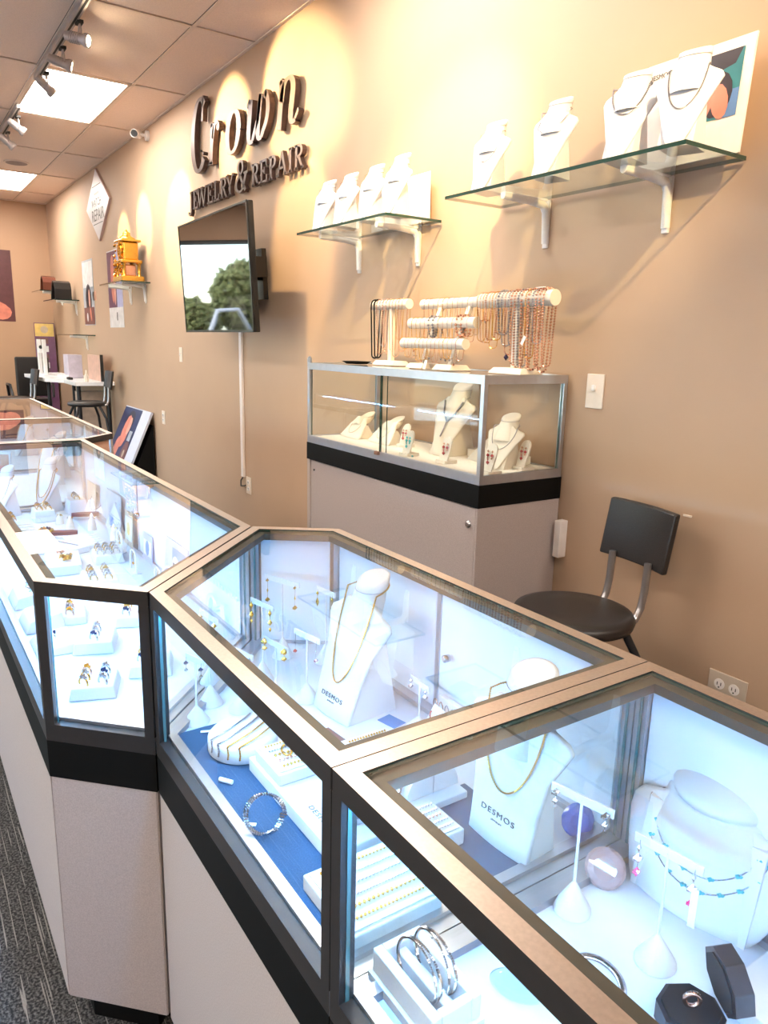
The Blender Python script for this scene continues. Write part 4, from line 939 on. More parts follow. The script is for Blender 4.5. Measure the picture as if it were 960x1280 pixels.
# leaning poster board
t = thing('leaning_poster', 'poster board of a man and a watch leaning against the wall on the floor', 'poster', (-7.30, 1.70, 0), 0, rx=-.42)
bx(-.42, .42, 0, .02, 0, .79).build('board', mat('poster_pale', (.58, .62, .72), .4), t)
patches(t, [(P_NAVY, 'night_backdrop', rect(-.42, .17, .0, .78)), (P_DK, 'hair', ell(-.10, .66, .13, .10)), (P_SKIN, 'face', ell(-.13, .54, .10, .17)), (P_SKIN2, 'cheek', ell(-.06, .60, .05, .09)), (P_SKIN, 'neck', ell(-.22, .36, .08, .12)),
            (P_WH, 'collar', ell(-.30, .22, .05, .13)), (P_BRN, 'watch_dial', ell(.08, .33, .10, .13)), (P_TAN, 'watch_hands', ell(.07, .33, .03, .04)), (P_GREY, 'watch_band', rect(.02, .12, .46, .56)), (P_DK, 'watch_band', rect(.0, .12, .05, .20))])
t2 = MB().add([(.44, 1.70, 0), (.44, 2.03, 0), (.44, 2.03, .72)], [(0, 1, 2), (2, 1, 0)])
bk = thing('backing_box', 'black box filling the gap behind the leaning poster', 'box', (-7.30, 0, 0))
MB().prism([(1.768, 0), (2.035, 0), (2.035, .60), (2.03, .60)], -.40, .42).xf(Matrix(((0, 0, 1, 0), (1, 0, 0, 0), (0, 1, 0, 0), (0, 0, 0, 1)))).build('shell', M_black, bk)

# ------------------------------------------------------------------ outside (seen only in the television, besides the added slab)
t = thing('reflector', 'added pale concrete pavement outside the long shop front, never in view', 'reflector', (-5.5, -9.2, 0)); bx(-8, 8, -5, 5, -.3, -.05).build('slab', pc('concrete', (.72, .66, .60), .9), t)  # added outside to bounce sunlight up onto the ceiling
t = thing('planting_bed', 'low green lawn strip outside the shop window', 'lawn', (-17.6, -4, 0)); bx(-4, 4, -9, 7, -.3, -.05).build('grass', mat('grass', (.10, .16, .03), .9, scale=4., var=.3), t)
def shrub(label, loc, s, m):
    random.seed(int(loc[1] * 10)); t = thing('street_tree', label, 'tree', loc)
    MB().tube([(0, 0, 0), (.05, 0, s)], .08, 8).build('trunk', P_BRN, t)
    f = MB()
    for i in range(1400):
        a, b_ = random.uniform(0, 2 * PI), random.uniform(-1, 1); rr = s * .6 * random.random() ** .4; f.octa((rr * math.cos(a) * math.sqrt(1 - b_ * b_), rr * math.sin(a) * math.sqrt(1 - b_ * b_), s * 1.2 + rr * b_ * .9), .05 * s, (random.random() - .5, random.random() - .5, random.random()), 1.6)
    o = f.build('foliage', m, t); o['kind'] = 'stuff'
M_lf = mat('leaf_yellow_green', (.26, .28, .08), .7, var=.3); M_lf2 = mat('leaf_green', (.12, .17, .06), .7, var=.3)
shrub('yellow green street tree outside the window', (-15.5, -2.6, 0), 1.5, M_lf); shrub('rounder green street tree outside the window', (-16.5, -4.6, 0), 1.7, M_lf2); shrub('small street tree outside nearest the window frame', (-15.0, -1.0, 0), 1.1, M_lf)
t = thing('street_arch', 'white metal arch outside the window', 'arch', (-14.2, -1.6, 0), PI / 2); MB().tube([(-.6, 0, 0), (-.5, 0, 1.0), (-.2, 0, 1.6), (.2, 0, 1.6), (.5, 0, 1.0), (.6, 0, 0)], .05, 8).build('tube', M_white, t)
# ------------------------------------------------------------------ jewelry in the showcases
ZD = DK + .0006
def T_stand(label, loc, h, w, rz, m=None, cone=.024):
    t = thing('earring_tree', label, 'jewelry stand', loc, rz); m = m or M_white
    MB().lathe([(cone, 0), (cone, .003), (cone * .25, h * .22), (.0022, h * .26)], seg=20).build('cone_base', m, t)
    MB().tube([(0, 0, h * .24), (0, 0, h)], .0020, 8).build('pole', m, t)
    bx(-w / 2, w / 2, -.0015, .0015, h - .006, h + .006).build('bar', m, t, .0006)
    return t
def drops(label, loc, rz, h, w, parts, mats, side=(-1, 1), group=None):
    """a pair of earrings hung at the ends of the bar; parts: (dz, r, material index, stretch)"""
    e = MB()
    for s_ in side:
        for dz, r, mi, k in parts:
            e.octa((s_ * w * .40, -.004, h - dz), r, (0, 0, 1), k, mi)
            if r > .0035: e.octa((s_ * w * .40 + r * .5, -.005, h - dz + r * .4), r * .6, (1, 0, 1), 1, mi); e.octa((s_ * w * .40 - r * .5, -.005, h - dz - r * .3), r * .6, (1, 0, -1), 1, mi)
        a = max(d for d, *_ in parts); e.tube([(s_ * w * .40, -.003, h), (s_ * w * .40, -.004, h - a)], .0005, 4)
    return one('earrings', e, mats, label, 'earrings', loc, rz, group=group)
def straight_chains(x0, x1, y0, y1, z, n, specs, lab, group, along='y'):
    for i in range(n):
        m, r = specs[i % len(specs)]; r *= 1.3; mb = MB()
        if along == 'y': x = x0 + (x1 - x0) * (i + .5) / n; pts = [(0, y, 0) for y in (y0, y1)]; loc = (x, 0, z + r)
        else: y = y0 + (y1 - y0) * (i + .5) / n; pts = [(x, 0, 0) for x in (x0, x1)]; loc = (0, y, z + r)
        mb.chain(pts, r, r * 2.0, 1.0); o = MB()
        cx = 0 if along == 'y' else (x0 + x1) / 2; cy = (y0 + y1) / 2 if along == 'y' else 0
        mb.v = [(a - cx, b - cy, c) for a, b, c in mb.v]
        cn = {M_gold.name: 'gold', M_silv.name: 'silver', M_rose.name: 'rose gold', M_dsilv.name: 'grey'}[m.name]
        one('chain_bracelet', mb, m, '%s %s chain, %s from the left %s' % ('broad' if r > .0022 else 'narrow', cn, ORD[i], lab), 'bracelet', (loc[0] + cx, loc[1] + cy, loc[2]), group=group)

# blue mats and the middle case
one('blue_mat', bx(-.292, .292, -.065, .065, 0, .006), M_blue, 'long dark blue mat along the front glass of the middle case', 'mat', (-.908, .428, ZD), bevel=.001)
one('blue_mat', bx(-.10, .10, -.11, .11, 0, .006), M_blue, 'second blue mat under the right hand trays of the middle case', 'mat', (-.709, .608, ZD), bevel=.001)
one('price_card', bx(-.022, .022, -.016, .016, 0, .001), pc('azure', (.02, .22, .55)), 'small bright blue card beside the foot of the gold chain bust', 'card', (-1.045, .735, ZD), .2)
ZM = ZD + .0068
# round bracelet cushion
t = thing('bracelet_cushion', 'round white cushion at the left end of the blue mat', 'cushion', (-1.095, .455, ZM)); MB().lathe([(.056, 0), (.060, .004), (.060, .026), (.055, .032), (.02, .035), (.002, .0355)], seg=40).build('pad', M_white, t)
for i, (m, r) in enumerate(((M_silv, .0020), (M_silv, .0024), (M_gold, .0022), (M_gold, .0022))):
    x = -.026 + i * .019; pts = []
    hw = math.sqrt(.060 ** 2 - x * x)
    for k in range(25):
        a = -1 + 2 * k / 24; pts.append((x + .014 * (1 - a * a) * 0 + .010 * math.cos(a * 1.5), a * hw * .98, .0385 - .005 * a * a))
    pts = [(x + .006, -hw - .0045, .012)] + [(x + .007, -hw - .0035, .024)] + pts
    one('bracelet', MB().chain(pts, r, r * 1.7), m, '%s link bracelet, %s from the left on the round cushion' % ('silver' if m is M_silv else 'gold', ORD[i]), 'bracelet', (-1.095, .455, ZM), .5, group='bracelets on the round cushion')
t = thing('price_tag', 'white barrel tag lying in front of the round cushion', 'tag', (-1.008, .390, ZM + .004), .6); MB().tube([(-.014, 0, 0), (.010, 0, .0)], .0038, 8).build('barrel', M_whiteg, t)
t = thing('price_tag', 'tiny white tag at the left edge of the blue mat', 'tag', (-1.175, .42, ZM + .002), 1.2); bx(-.012, .008, -.003, .003, 0, .001).build('paper', M_whiteg, t)
# long block with tray
t = thing('display_riser', 'long white riser printed DESMOS on the blue mat', 'riser', (-.885, .490, ZM)); bx(-.140, .140, -.055, .055, 0, .024).build('block', M_white, t, .002)
text_part('lettering', 'DESMOS', .0115, TI, t, (.062, -.032, .0243), (0, 0, 0), ext=.0002, sx=1.3, space=1.2)
ZR = ZM + .0248
t = thing('bracelet_tray', 'white tray of gold bracelets on the left half of the long riser', 'tray', (-.965, .490, ZR)); bx(-.045, .045, -.050, .050, 0, .020).build('box', M_white, t, .002); bx(-.041, .041, -.046, .046, .0205, .0225).build('pad', M_whiteg, t)
straight_chains(-1.006, -.924, .448, .532, ZR + .0228, 5, [(M_gold, .0020), (M_silv, .0018), (M_gold, .0028), (M_rose, .0026), (M_gold, .0024)], 'in the tray on the long riser', 'bracelets on the long riser tray')
one('ring', MB().tube([(.009 * math.cos(a), 0, .009 * math.sin(a) + .009) for a in [2 * PI * i / 20 for i in range(20)]], .002, 6, closed=True).octa((0, 0, .021), .005, (1, 0, 0), 1, 1), [M_gold, M_navy], 'gold ring with a dark stone on the long riser tray', 'ring', (-.955, .47, ZR + .0275), .7)
t = thing('bracelet_disc', 'white round bracelet form at the right end of the long riser', 'display form', (-.815, .505, ZR)); MB().lathe([(.036, 0), (.038, .004), (.038, .028), (.034, .032), (.001, .033)], seg=32).build('pad', M_white, t)
one('bracelet', MB().chain([(.0405 * math.cos(a), .0405 * math.sin(a), .016 + .004 * math.sin(2 * a)) for a in [PI * .75 + i * PI * 1.2 / 30 for i in range(31)]], .0022, .004), M_dsilv, 'grey link bracelet around the round form on the long riser', 'bracelet', (-.815, .505, ZR))
# coiled bracelet
R_ = Matrix.Rotation(math.radians(40), 4, 'Z') @ Matrix.Rotation(math.radians(55), 4, 'X')
cb = MB(); p = []
for i in range(70): a = 2 * PI * i / 34; p.append(Vector((.029 * math.cos(a) * 1.0, .027 * math.sin(a), (i / 69 - .5) * .020)))
cb.chain([R_ @ q for q in p], .0027, .0036, 1.2)
one('coil_bracelet', cb, M_silv, 'silver double wrap bracelet leaning on the edge of the long riser', 'bracelet', (-.870, .392, ZM + .0265))
t = thing('price_tag', 'white tag inside the silver double wrap bracelet', 'tag', (-.890, .375, ZM + .0035), .9); bx(-.012, .012, -.003, .003, 0, .001).build('paper', M_whiteg, t)
# wide tray with chains
t = thing('bracelet_tray', 'wide low white tray of chains behind the left edge of the nearest case', 'tray', (-.672, .445, ZM)); bx(-.062, .062, -.062, .070, 0, .022).build('box', M_white, t, .002); bx(-.056, .056, -.056, .064, .0225, .0245).build('pad', M_whiteg, t)
straight_chains(-.726, -.620, .395, .508, ZM + .0248, 6, [(M_gold, .0022), (M_silv, .0018), (M_silv, .0022), (M_silv, .0018), (M_gold, .0026)], 'in the wide low tray', 'chains in the wide low tray')
# bust with gold rope chain
ba = make_bust('tall white bust printed DESMOS wearing a gold rope chain', (-1.125, .640, ZD), .185, .258, .085, 'panel', .10, text=[('DESMOS', .0120, .038), ('JEWELRY', .0036, .029)], curve=.012, neck=.20)
necklace(ba, 'gold rope chain on the tall printed bust of the middle case',   .044, .238, .066, .0022, M_gold, y=1.0)
one('photo_card', bx(-.030, .030, -.022, .022, 0, .001), P_BRN, 'small dark photo card at the foot of the gold chain bust', 'card', (-1.055, .602, ZD), .1)
t = thing('bracelet_tray', 'flat white tray of gold and silver chains at the foot of the gold chain bust', 'tray', (-.965, .650, ZD)); bx(-.055, .050, -.045, .055, 0, .010).build('box', M_white, t, .0015)
straight_chains(-1.012, -.925, .612, .696, ZD + .0105, 6, [(M_gold, .0022), (M_silv, .0020), (M_gold, .0026), (M_silv, .0022), (M_gold, .0026)], 'in the flat tray by the gold chain bust', 'chains in the flat tray')
# bust at the right end
bc = make_bust('tall white bust printed DESMOS behind the seam of the two nearest cases', (-.665, .650, ZM), .185, .250, .035, 'panel', .05, text=[('DESMOS', .0118, .050), ('JEWELRY', .0035, .039)], curve=.012, neck=.21)
necklace(bc, 'fine gold chain on the bust behind the case seam', .054, .215, .085, .0020, M_gold)
# half round stand
t = thing('display_riser', 'flat white riser under the half round bracelet form', 'riser', (-.835, .640, ZM)); bx(-.065, .060, -.055, .055, 0, .012).build('block', M_white, t, .0015)
ZH = ZM + .0128
t = thing('bracelet_form', 'half round white form wearing two beaded bracelets', 'display form', (-.825, .645, ZH))
n = 20; pv = [(.050 * math.cos(PI * i / n), .050 * math.sin(PI * i / n)) for i in range(n + 1)]
MB().prism(pv, -.030, .026).xf(Matrix(((0, 0, 1, 0), (1, 0, 0, 0), (0, 1, 0, 0), (0, 0, 0, 1)))).build('arch', M_white, t, .001)
bx(.0262, .0270, -.0006, .0006, 0, .049).build('seam', M_silver, t)
for i, (x, m, l) in enumerate(((-.018, M_dsilv, 'grey beaded bracelet on the far side of the half round form'), (.010, M_rose, 'rose flower link bracelet near the face of the half round form'))):
    mb = MB()
    for k in range(23): a = PI * (.02 + .96 * k / 22); mb.octa((x, .0542 * math.cos(a), .0542 * math.sin(a)), .0036, (0, -math.sin(a), math.cos(a)), 1, 0); mb.octa((x + .002, .0545 * math.cos(a + .06), .0545 * math.sin(a + .06)), .0024, (1, 0, 0), 1.2, 1)
    one('bracelet', mb, [m, M_silv], l, 'bracelet', (-.825, .645, ZH))
t = thing('bracelet_tray', 'small white tray of silver bracelets in front of the seam bust', 'tray', (-.738, .590, ZM)); bx(-.035, .045, -.035, .030, 0, .024).build('box', M_white, t, .002); bx(-.030, .040, -.030, .025, .0245, .0262).build('pad', M_whiteg, t)
straight_chains(-.765, -.702, .563, .612, ZM + .0265, 5, [(M_silv, .0020), (M_silv, .0018), (M_rose, .0024)], 'in the small tray before the seam bust', 'bracelets in the small tray')
# earring trees of the middle case
def tree(i, x, y, h, w, rz, lt, le, parts, mats):
    T_stand(lt, (x, y, ZD), h, w, rz); drops(le, (x, y, ZD), rz, h, w, parts, mats)
tree(0, -1.235, .422, .125, .055, .3, 'front left earring tree behind the corner post of the middle case', 'blue stone drop earrings on the front left tree', [(.012, .005, 1, 1), (.026, .004, 0, 1.3)], [M_silv, M_navy])
tree(1, -1.290, .470, .150, .070, .2, 'tall earring tree second from the left in the middle case', 'silver flower earrings on the second tree from the left', [(.008, .006, 0, 1), (.020, .004, 0, 1.3)], [M_silv, M_silv])
tree(2, -1.235, .510, .120, .080, .25, 'earring tree behind the round cushion', 'silver cluster earrings behind the round cushion', [(.006, .007, 0, 1), (.018, .006, 0, 1.2), (.028, .003, 0, 1.4)], [M_silv, M_silv])
tree(3, -1.370, .500, .150, .080, .1, 'earring tree nearest the diagonal seam of the middle case', 'gold hoop cluster earrings nearest the diagonal seam', [(.010, .006, 0, 1), (.024, .005, 0, 1.2)], [M_gold, M_silv])
tree(4, -1.330, .600, .170, .080, .2, 'tall earring tree by the diagonal glass of the middle case', 'gold chandelier earrings by the diagonal glass', [(.010, .004, 0, 2), (.03, .005, 0, 1.6), (.045, .003, 0, 2)], [M_gold, M_silv])
tree(5, -1.245, .590, .115, .085, .15, 'low earring tree left of the gold chain bust', 'gold flower earrings left of the gold chain bust', [(.004, .008, 0, 1), (.018, .006, 0, 1)], [M_gold, M_silv])
tree(6, -1.208, .640, .135, .080, .2, 'earring tree just behind the gold chain bust left edge', 'red and dark stone drop earrings by the gold chain bust', [(.022, .002, 0, 2), (.040, .0045, 1, 1)], [M_silv, M_red])
tree(7, -1.420, .690, .180, .105, .35, 'tallest earring tree in the back left corner of the middle case', 'long gold drop earrings in the back left corner', [(.006, .004, 0, 1), (.03, .002, 0, 3), (.052, .006, 0, 1)], [M_gold, M_silv])
tree(8, -1.345, .760, .165, .070, .1, 'earring tree before the back corner post of the middle case', 'fine gold tassel earrings before the back corner post', [(.010, .003, 0, 2), (.03, .004, 0, 3)], [M_gold, M_silv])
tree(9, -1.000, .765, .090, .065, -.1, 'short earring tree right of the gold chain bust', 'silver hoop earrings on the short tree right of the bust', [(.005, .004, 0, 1), (.015, .006, 0, 1)], [M_silv, M_rose])
# earring cards
t = thing('earring_card', 'white sloping card with red and gold C shaped earrings', 'card', (-.945, .745, ZD), -.1)
MB().add([(-.035, 0, 0), (.035, 0, 0), (.028, .03, .060), (-.028, .03, .060), (-.035, .034, 0), (.035, .034, 0)], [(0, 1, 2, 3), (1, 5, 2), (0, 3, 4), (4, 5, 1, 0)[::-1], (3, 2, 5, 4)]).build('card', M_white, t)
for i, (x, z, m, l) in enumerate(((-.014, .042, M_red, 'left red stone hoop on the sloping card'), (.002, .030, M_red, 'middle red stone hoop on the sloping card'), (.018, .026, M_gold, 'right gold and stone hoop on the sloping card'))):
    mb = MB(); mb.chain([(.009 * math.cos(a), z * .5 - .0035, z + .011 * math.sin(a)) for a in [PI * .6 + k * PI * 1.3 / 20 for k in range(21)]], .0020, .003); mb.v = [(a + x, b, c) for a, b, c in mb.v]
    one('hoop_earring', mb, m, l, 'earrings', (-.945, .745, ZD), -.1)
t = thing('chain_rack', 'low white rack of small silver hoops at the back of the middle case', 'rack', (-.930, .800, ZD), -.05)
bx(-.06, .07, .0, .012, 0, .062).build('back', M_white, t, .002)
for i in range(7): one('hoop_earring', MB().tube([(.0055 * math.cos(a), -.005, .009 * math.sin(a)) for a in [2 * PI * k / 14 for k in range(14)]], .0010, 5, closed=True), M_silv if i > 1 else M_rose, 'small %s hoop, %s from the left on the low back rack' % ('silver' if i > 1 else 'rose', ORD[i]), 'earrings', (-.985 + i * .017, .796, ZD + .050), group='hoops on the low back rack')
# big cut crystals
def brilliant(label, loc, r, m, rot):
    mb = MB(); n = 12; rings = [(r * .56, .34 * r), (r * .86, .20 * r), (r, .03 * r), (r, -.03 * r), (r * .5, -.52 * r)]
    vs = []
    for j, (rr, z) in enumerate(rings):
        for k in range(n): a = 2 * PI * (k + .5 * (j % 2)) / n; vs.append((rr * math.cos(a), rr * math.sin(a), z))
    vs.append((0, 0, -.86 * r)); fs = [tuple(range(n))]
    for j in range(len(rings) - 1):
        for k in range(n):
            a, b = j * n + k, j * n + (k + 1) % n; c, d = (j + 1) * n + k, (j + 1) * n + (k + 1) % n
            if j % 2 == 0: fs += [(a, c, b), (b, c, d)]
            else: fs += [(a, c, d), (a, d, b)]
    for k in range(n): fs.append(((len(rings) - 1) * n + k, len(vs) - 1, (len(rings) - 1) * n + (k + 1) % n))
    mb.add(vs, fs); mb.xf(Matrix.Rotation(rot[1], 4, 'Z') @ Matrix.Rotation(rot[0], 4, 'X')); zm = min(v[2] for v in mb.v); mb.v = [(x, y, z - zm) for x, y, z in mb.v]
    return one('cut_crystal', mb, m, label, 'crystal', loc)
brilliant('large pink cut crystal on the deck of the nearest case', (-.538, .735, ZD), .027, M_gemp, (math.radians(58), math.radians(35)))
brilliant('blue cut crystal seen through the glass behind the seam bust', (-.628, .782, ZD), .025, M_gemb, (math.radians(70), math.radians(60)))
# ---- nearest case
tree(10, -.528, .662, .158, .085, .22, 'earring tree with cone base left in the nearest case', 'silver flower drop earrings left in the nearest case', [(.004, .006, 0, 1), (.016, .004, 0, 1.3), (.024, .0025, 0, 1)], [M_silv, M_silv])
tree(11, -.418, .682, .146, .082, .14, 'earring tree with red drops before the round necked bust', 'red briolette drop earrings before the round necked bust', [(.010, .003, 0, 1.6), (.024, .006, 0, 1.2), (.042, .0048, 1, 1.5)], [M_silv, M_pink])
t = thing('price_tag', 'long pale tag hanging by the right red drop earring', 'tag', (-.380, .680, ZD + .108), .3); bx(-.004, .004, -.0005, .0005, -.030, .018).build('paper', M_whiteg, t)
br = make_bust('large white bust with a ball shaped neck in the nearest case', (-.445, .765, ZD), .225, .158, .050, 'round', .12, curve=.035, neck=.285, ball=True)
for nme, w, z0, zb, sk in (('outer turquoise bead necklace on the ball necked bust', .080, .115, .040, .15), ('inner silver wire necklace with turquoise beads on the ball necked bust', .068, .115, .058, .1)):
    def beads(mb, p, q=[0]):
        for k in range(3, len(p) - 2, 4 if 'outer' in nme else 7): mb.octa(p[k], .0036, (1, 0, 0), 1.1, 1); mb.octa((p[k][0] + .004, p[k][1] - .001, p[k][2] + .002), .0026, (0, 0, 1), 1, 1)
        return [M_turq]
    necklace(br, nme, w, z0, zb, .0009, M_silv, kind='tube', skew=sk * 0, extra=beads, back=True)
# octagonal ring box
t = thing('ring_box', 'open octagonal black ring box at the bottom edge of the picture', 'box', (-.345, .640, ZD), -.55)
o8 = [(.035 * math.cos(PI / 8 + k * PI / 4), .035 * math.sin(PI / 8 + k * PI / 4)) for k in range(8)]
MB().prism(o8, 0, .022).build('base', M_box, t, .001); MB().prism([(x * .86, y * .86) for x, y in o8], .0222, .026).build('cushion', M_vbox, t, .001)
lm = Matrix.Translation((0, .033, .024)) @ Matrix.Rotation(math.radians(100), 4, 'X') @ Matrix.Translation((0, .033, -.0))
MB().prism(o8, -.020, 0.0).xf(lm).build('lid', M_box, t, .001); MB().prism([(x * .84, y * .84) for x, y in o8], .0003, .002).xf(lm).build('lid_lining', M_vbox, t)
one('ring', MB().tube([(.008 * math.cos(a), 0, .008 * math.sin(a)) for a in [2 * PI * i / 20 for i in range(20)]], .0026, 6, closed=True).chain([(.0095 * math.cos(a), 0, .0095 * math.sin(a)) for a in [PI * .1 + PI * .8 * i / 10 for i in range(11)]], .0018, .0026, 1, 1), [M_rose, M_silv], 'rose gold ring with small stones in the open ring box', 'ring', (-.345, .640, ZD + .0345), .9)
one('bangle', MB().tube([(.033 * math.cos(a), .024 * math.sin(a), .007 + .012 * (math.sin(a) + 1) * .5) for a in [2 * PI * i / 40 for i in range(40)]], .0042, 8, closed=True, sy=.6).chain([(.0345 * math.cos(a), .0255 * math.sin(a), .0095 + .012 * (math.sin(a) + 1) * .5) for a in [2 * PI * i / 60 for i in range(44)]], .0014, .0026, 1, 1), [M_silv, M_dsilv], 'pave set silver bangle lying between rail and ring box', 'bracelet', (-.430, .590, ZD))
# bangle holder
t = thing('bangle_holder', 'white slotted block holding silver bangles behind the front glass', 'display form', (-.520, .420, ZD))
hb = MB(); A_, B_ = .055, .032
hb.prism([(-A_ - .004, -B_ - .004), (A_ + .004, -B_ - .004), (A_ + .004, B_ + .004), (-A_ - .004, B_ + .004)], 0, .012)
hb.box(-A_, A_, -B_, -B_ + .012, .012, .042); hb.box(-A_, A_, B_ - .012, B_, .012, .042); hb.box(-A_, -A_ + .010, -B_ + .012, B_ - .012, .012, .042); hb.box(A_ - .010, A_, -B_ + .012, B_ - .012, .012, .042); hb.box(-A_ + .01, A_ - .01, -.006, .006, .012, .034)
hb.build('block', M_white, t, .0015)
for i, (y, a0, l) in enumerate(((-.012, 0, 'front silver bangle standing in the slotted block'), (-.009, .12, 'second silver bangle in the slotted block, slightly turned'), (.009, -.1, 'third silver bangle in the slotted block, beaded'), (.013, .06, 'rear silver bangle in the slotted block'))):
    one('bangle', MB().chain([(.034 * math.cos(a), 0, .034 * math.sin(a)) for a in [2 * PI * k / 48 for k in range(49)]], .0018 + .0004 * (i % 2), .0024, 1.1), M_silv, l, 'bracelet', (-.520, .420 + y, ZD + .047), a0)
t = thing('display_riser', 'white riser at the right edge of the picture in the nearest case', 'riser', (-.235, .735, ZD)); bx(-.11, .11, -.045, .070, 0, .022).build('block', M_white, t, .002)
t = thing('glass_dish', 'clear oval dish on the deck of the nearest case by the rail', 'dish', (-.478, .520, ZD), .5); MB().lathe([(.020, 0), (.022, .003), (.020, .003), (.018, .001)], seg=28, sx=1.5).build('rim', M_acr, t)

# ---- long case
def ring_mesh(g):
    mb = MB().tube([(.0085 * math.cos(a), 0, .0085 * math.sin(a) + .004) for a in [2 * PI * i / 14 for i in range(14)]], .0015, 5, closed=True)
    mb.octa((0, 0, .0145), .0048, (1, 0, 0), 1, 1)
    for s_ in (-1, 1): mb.octa((s_ * .005, 0, .0132), .003, (1, 0, 0), 1, 1)
    return mb.mesh('ring', g)
RM = [ring_mesh([M_gold, M_silv]), ring_mesh([M_silv, M_silv]), ring_mesh([M_rose, M_gold]), ring_mesh([M_silv, M_navy])]
def ring_block(label, where, x, y, rz, a, b, h, nx, ny, kinds, sc=1.35):
    if a < .045: a *= 1.3; b *= 1.25
    t = thing('ring_block', label, 'ring display', (x, y, ZD), rz)
    MB().add([(-a, -b, 0), (a, -b, 0), (a, b, 0), (-a, b, 0), (-a * .88, -b * .88, h), (a * .88, -b * .88, h), (a * .88, b * .88, h), (-a * .88, b * .88, h)],
             [(0, 3, 2, 1), (4, 5, 6, 7), (0, 1, 5, 4), (1, 2, 6, 5), (2, 3, 7, 6), (3, 0, 4, 7)]).build('pad', M_white, t, .003)
    for i in range(nx):
        for j in range(ny):
            lx = a * 1.7 * ((i + .5) / nx - .5); ly = b * 1.6 * ((j + .5) / ny - .5)
            o = bpy.data.objects.new('ring', RM[kinds[(i + j * nx) % len(kinds)]]); C.objects.link(o)
            c, s_ = math.cos(rz), math.sin(rz); o.location = (x + lx * c - ly * s_, y + lx * s_ + ly * c, ZD + h - .0015); o.rotation_euler = (0, 0, rz + .9); o.scale = (sc, sc, sc)
            tag(o, 'small ring standing in the %s' % where, 'ring', 'rings in the ' + where)
ring_block('white block with six gold and silver rings nearest the angled window', 'block nearest the angled window', -1.462, .292, -.35, .036, .036, .026, 3, 2, [2, 0, 0, 1, 3, 1])
ring_block('white block with three silver rings behind the nearest ring block', 'second block behind the angled window', -1.690, .345, -.35, .040, .036, .028, 3, 1, [1, 1, 3])
ring_block('white ring block at the right edge of the angled window', 'block at the right edge of the angled window', -1.505, .418, -.35, .036, .036, .026, 2, 2, [0, 3, 2, 1])
ring_block('white ring block with gold and blue rings high in the angled window', 'block high in the angled window', -1.810, .468, -.35, .040, .038, .026, 3, 2, [0, 2, 3, 1])
ring_block('white ring block at the upper left of the angled window', 'block at the upper left of the angled window', -1.900, .330, -.2, .050, .040, .020, 3, 1, [2, 1, 2])
ring_block('broad white block of gold rings in the middle of the long case', 'broad block in the middle of the long case', -2.150, .460, -.1, .070, .050, .026, 4, 2, [0, 2, 1, 0])
ring_block('white block of gold rings before the back doors of the long case', 'block before the back doors of the long case', -2.390, .540, -.1, .060, .045, .028, 3, 3, [0, 0, 1])
ring_block('low white ring block left of the watch straps', 'low block left of the watch straps', -3.02, .330, 0, .06, .04, .022, 3, 2, [0, 2])
ring_block('white ring block beyond the watch straps', 'block beyond the watch straps', -3.05, .46, 0, .05, .04, .045, 3, 2, [0, 2, 0])
ring_block('white ring block in the far back corner of the long case', 'block in the far back corner of the long case', -3.12, .595, 0, .05, .035, .06, 3, 1, [0, 1])
# bracelet pads seen through the front glass at the left edge
for i, (x, l) in enumerate(((-1.735, 'short white pad with a single ring, left edge of the picture'), (-1.895, 'white bracelet pad in the middle at the left edge of the picture'), (-2.085, 'white bracelet pad farthest along at the left edge of the picture'))):
    t = thing('bracelet_pad', l, 'display form', (x, .262, ZD), 0)
    MB().add([(-.06, -.045, 0), (.06, -.045, 0), (.06, .045, 0), (-.06, .045, 0), (-.055, -.030, .018 + .012 * (i > 0)), (.055, -.030, .018 + .012 * (i > 0)), (.055, .04, .024 + .02 * (i > 0)), (-.055, .04, .024 + .02 * (i > 0))],
             [(0, 3, 2, 1), (4, 5, 6, 7), (0, 1, 5, 4), (1, 2, 6, 5), (2, 3, 7, 6), (3, 0, 4, 7)]).build('pad', M_white, t, .003)
    if i: one('bracelet', MB().chain([(-.045 + .09 * k / 10, .004 * math.sin(k), .0) for k in range(11)], .0032, .0062, 1.1), M_dsilv, 'dark link bracelet on the %s' % ('middle pad at the left edge' if i == 1 else 'farthest pad at the left edge'), 'bracelet', (x, .262, ZD + .043))
    else: o = bpy.data.objects.new('ring', RM[3]); C.objects.link(o); o.location = (x, .265, ZD + .022); tag(o, 'dark stone ring on the short pad at the left edge', 'ring')
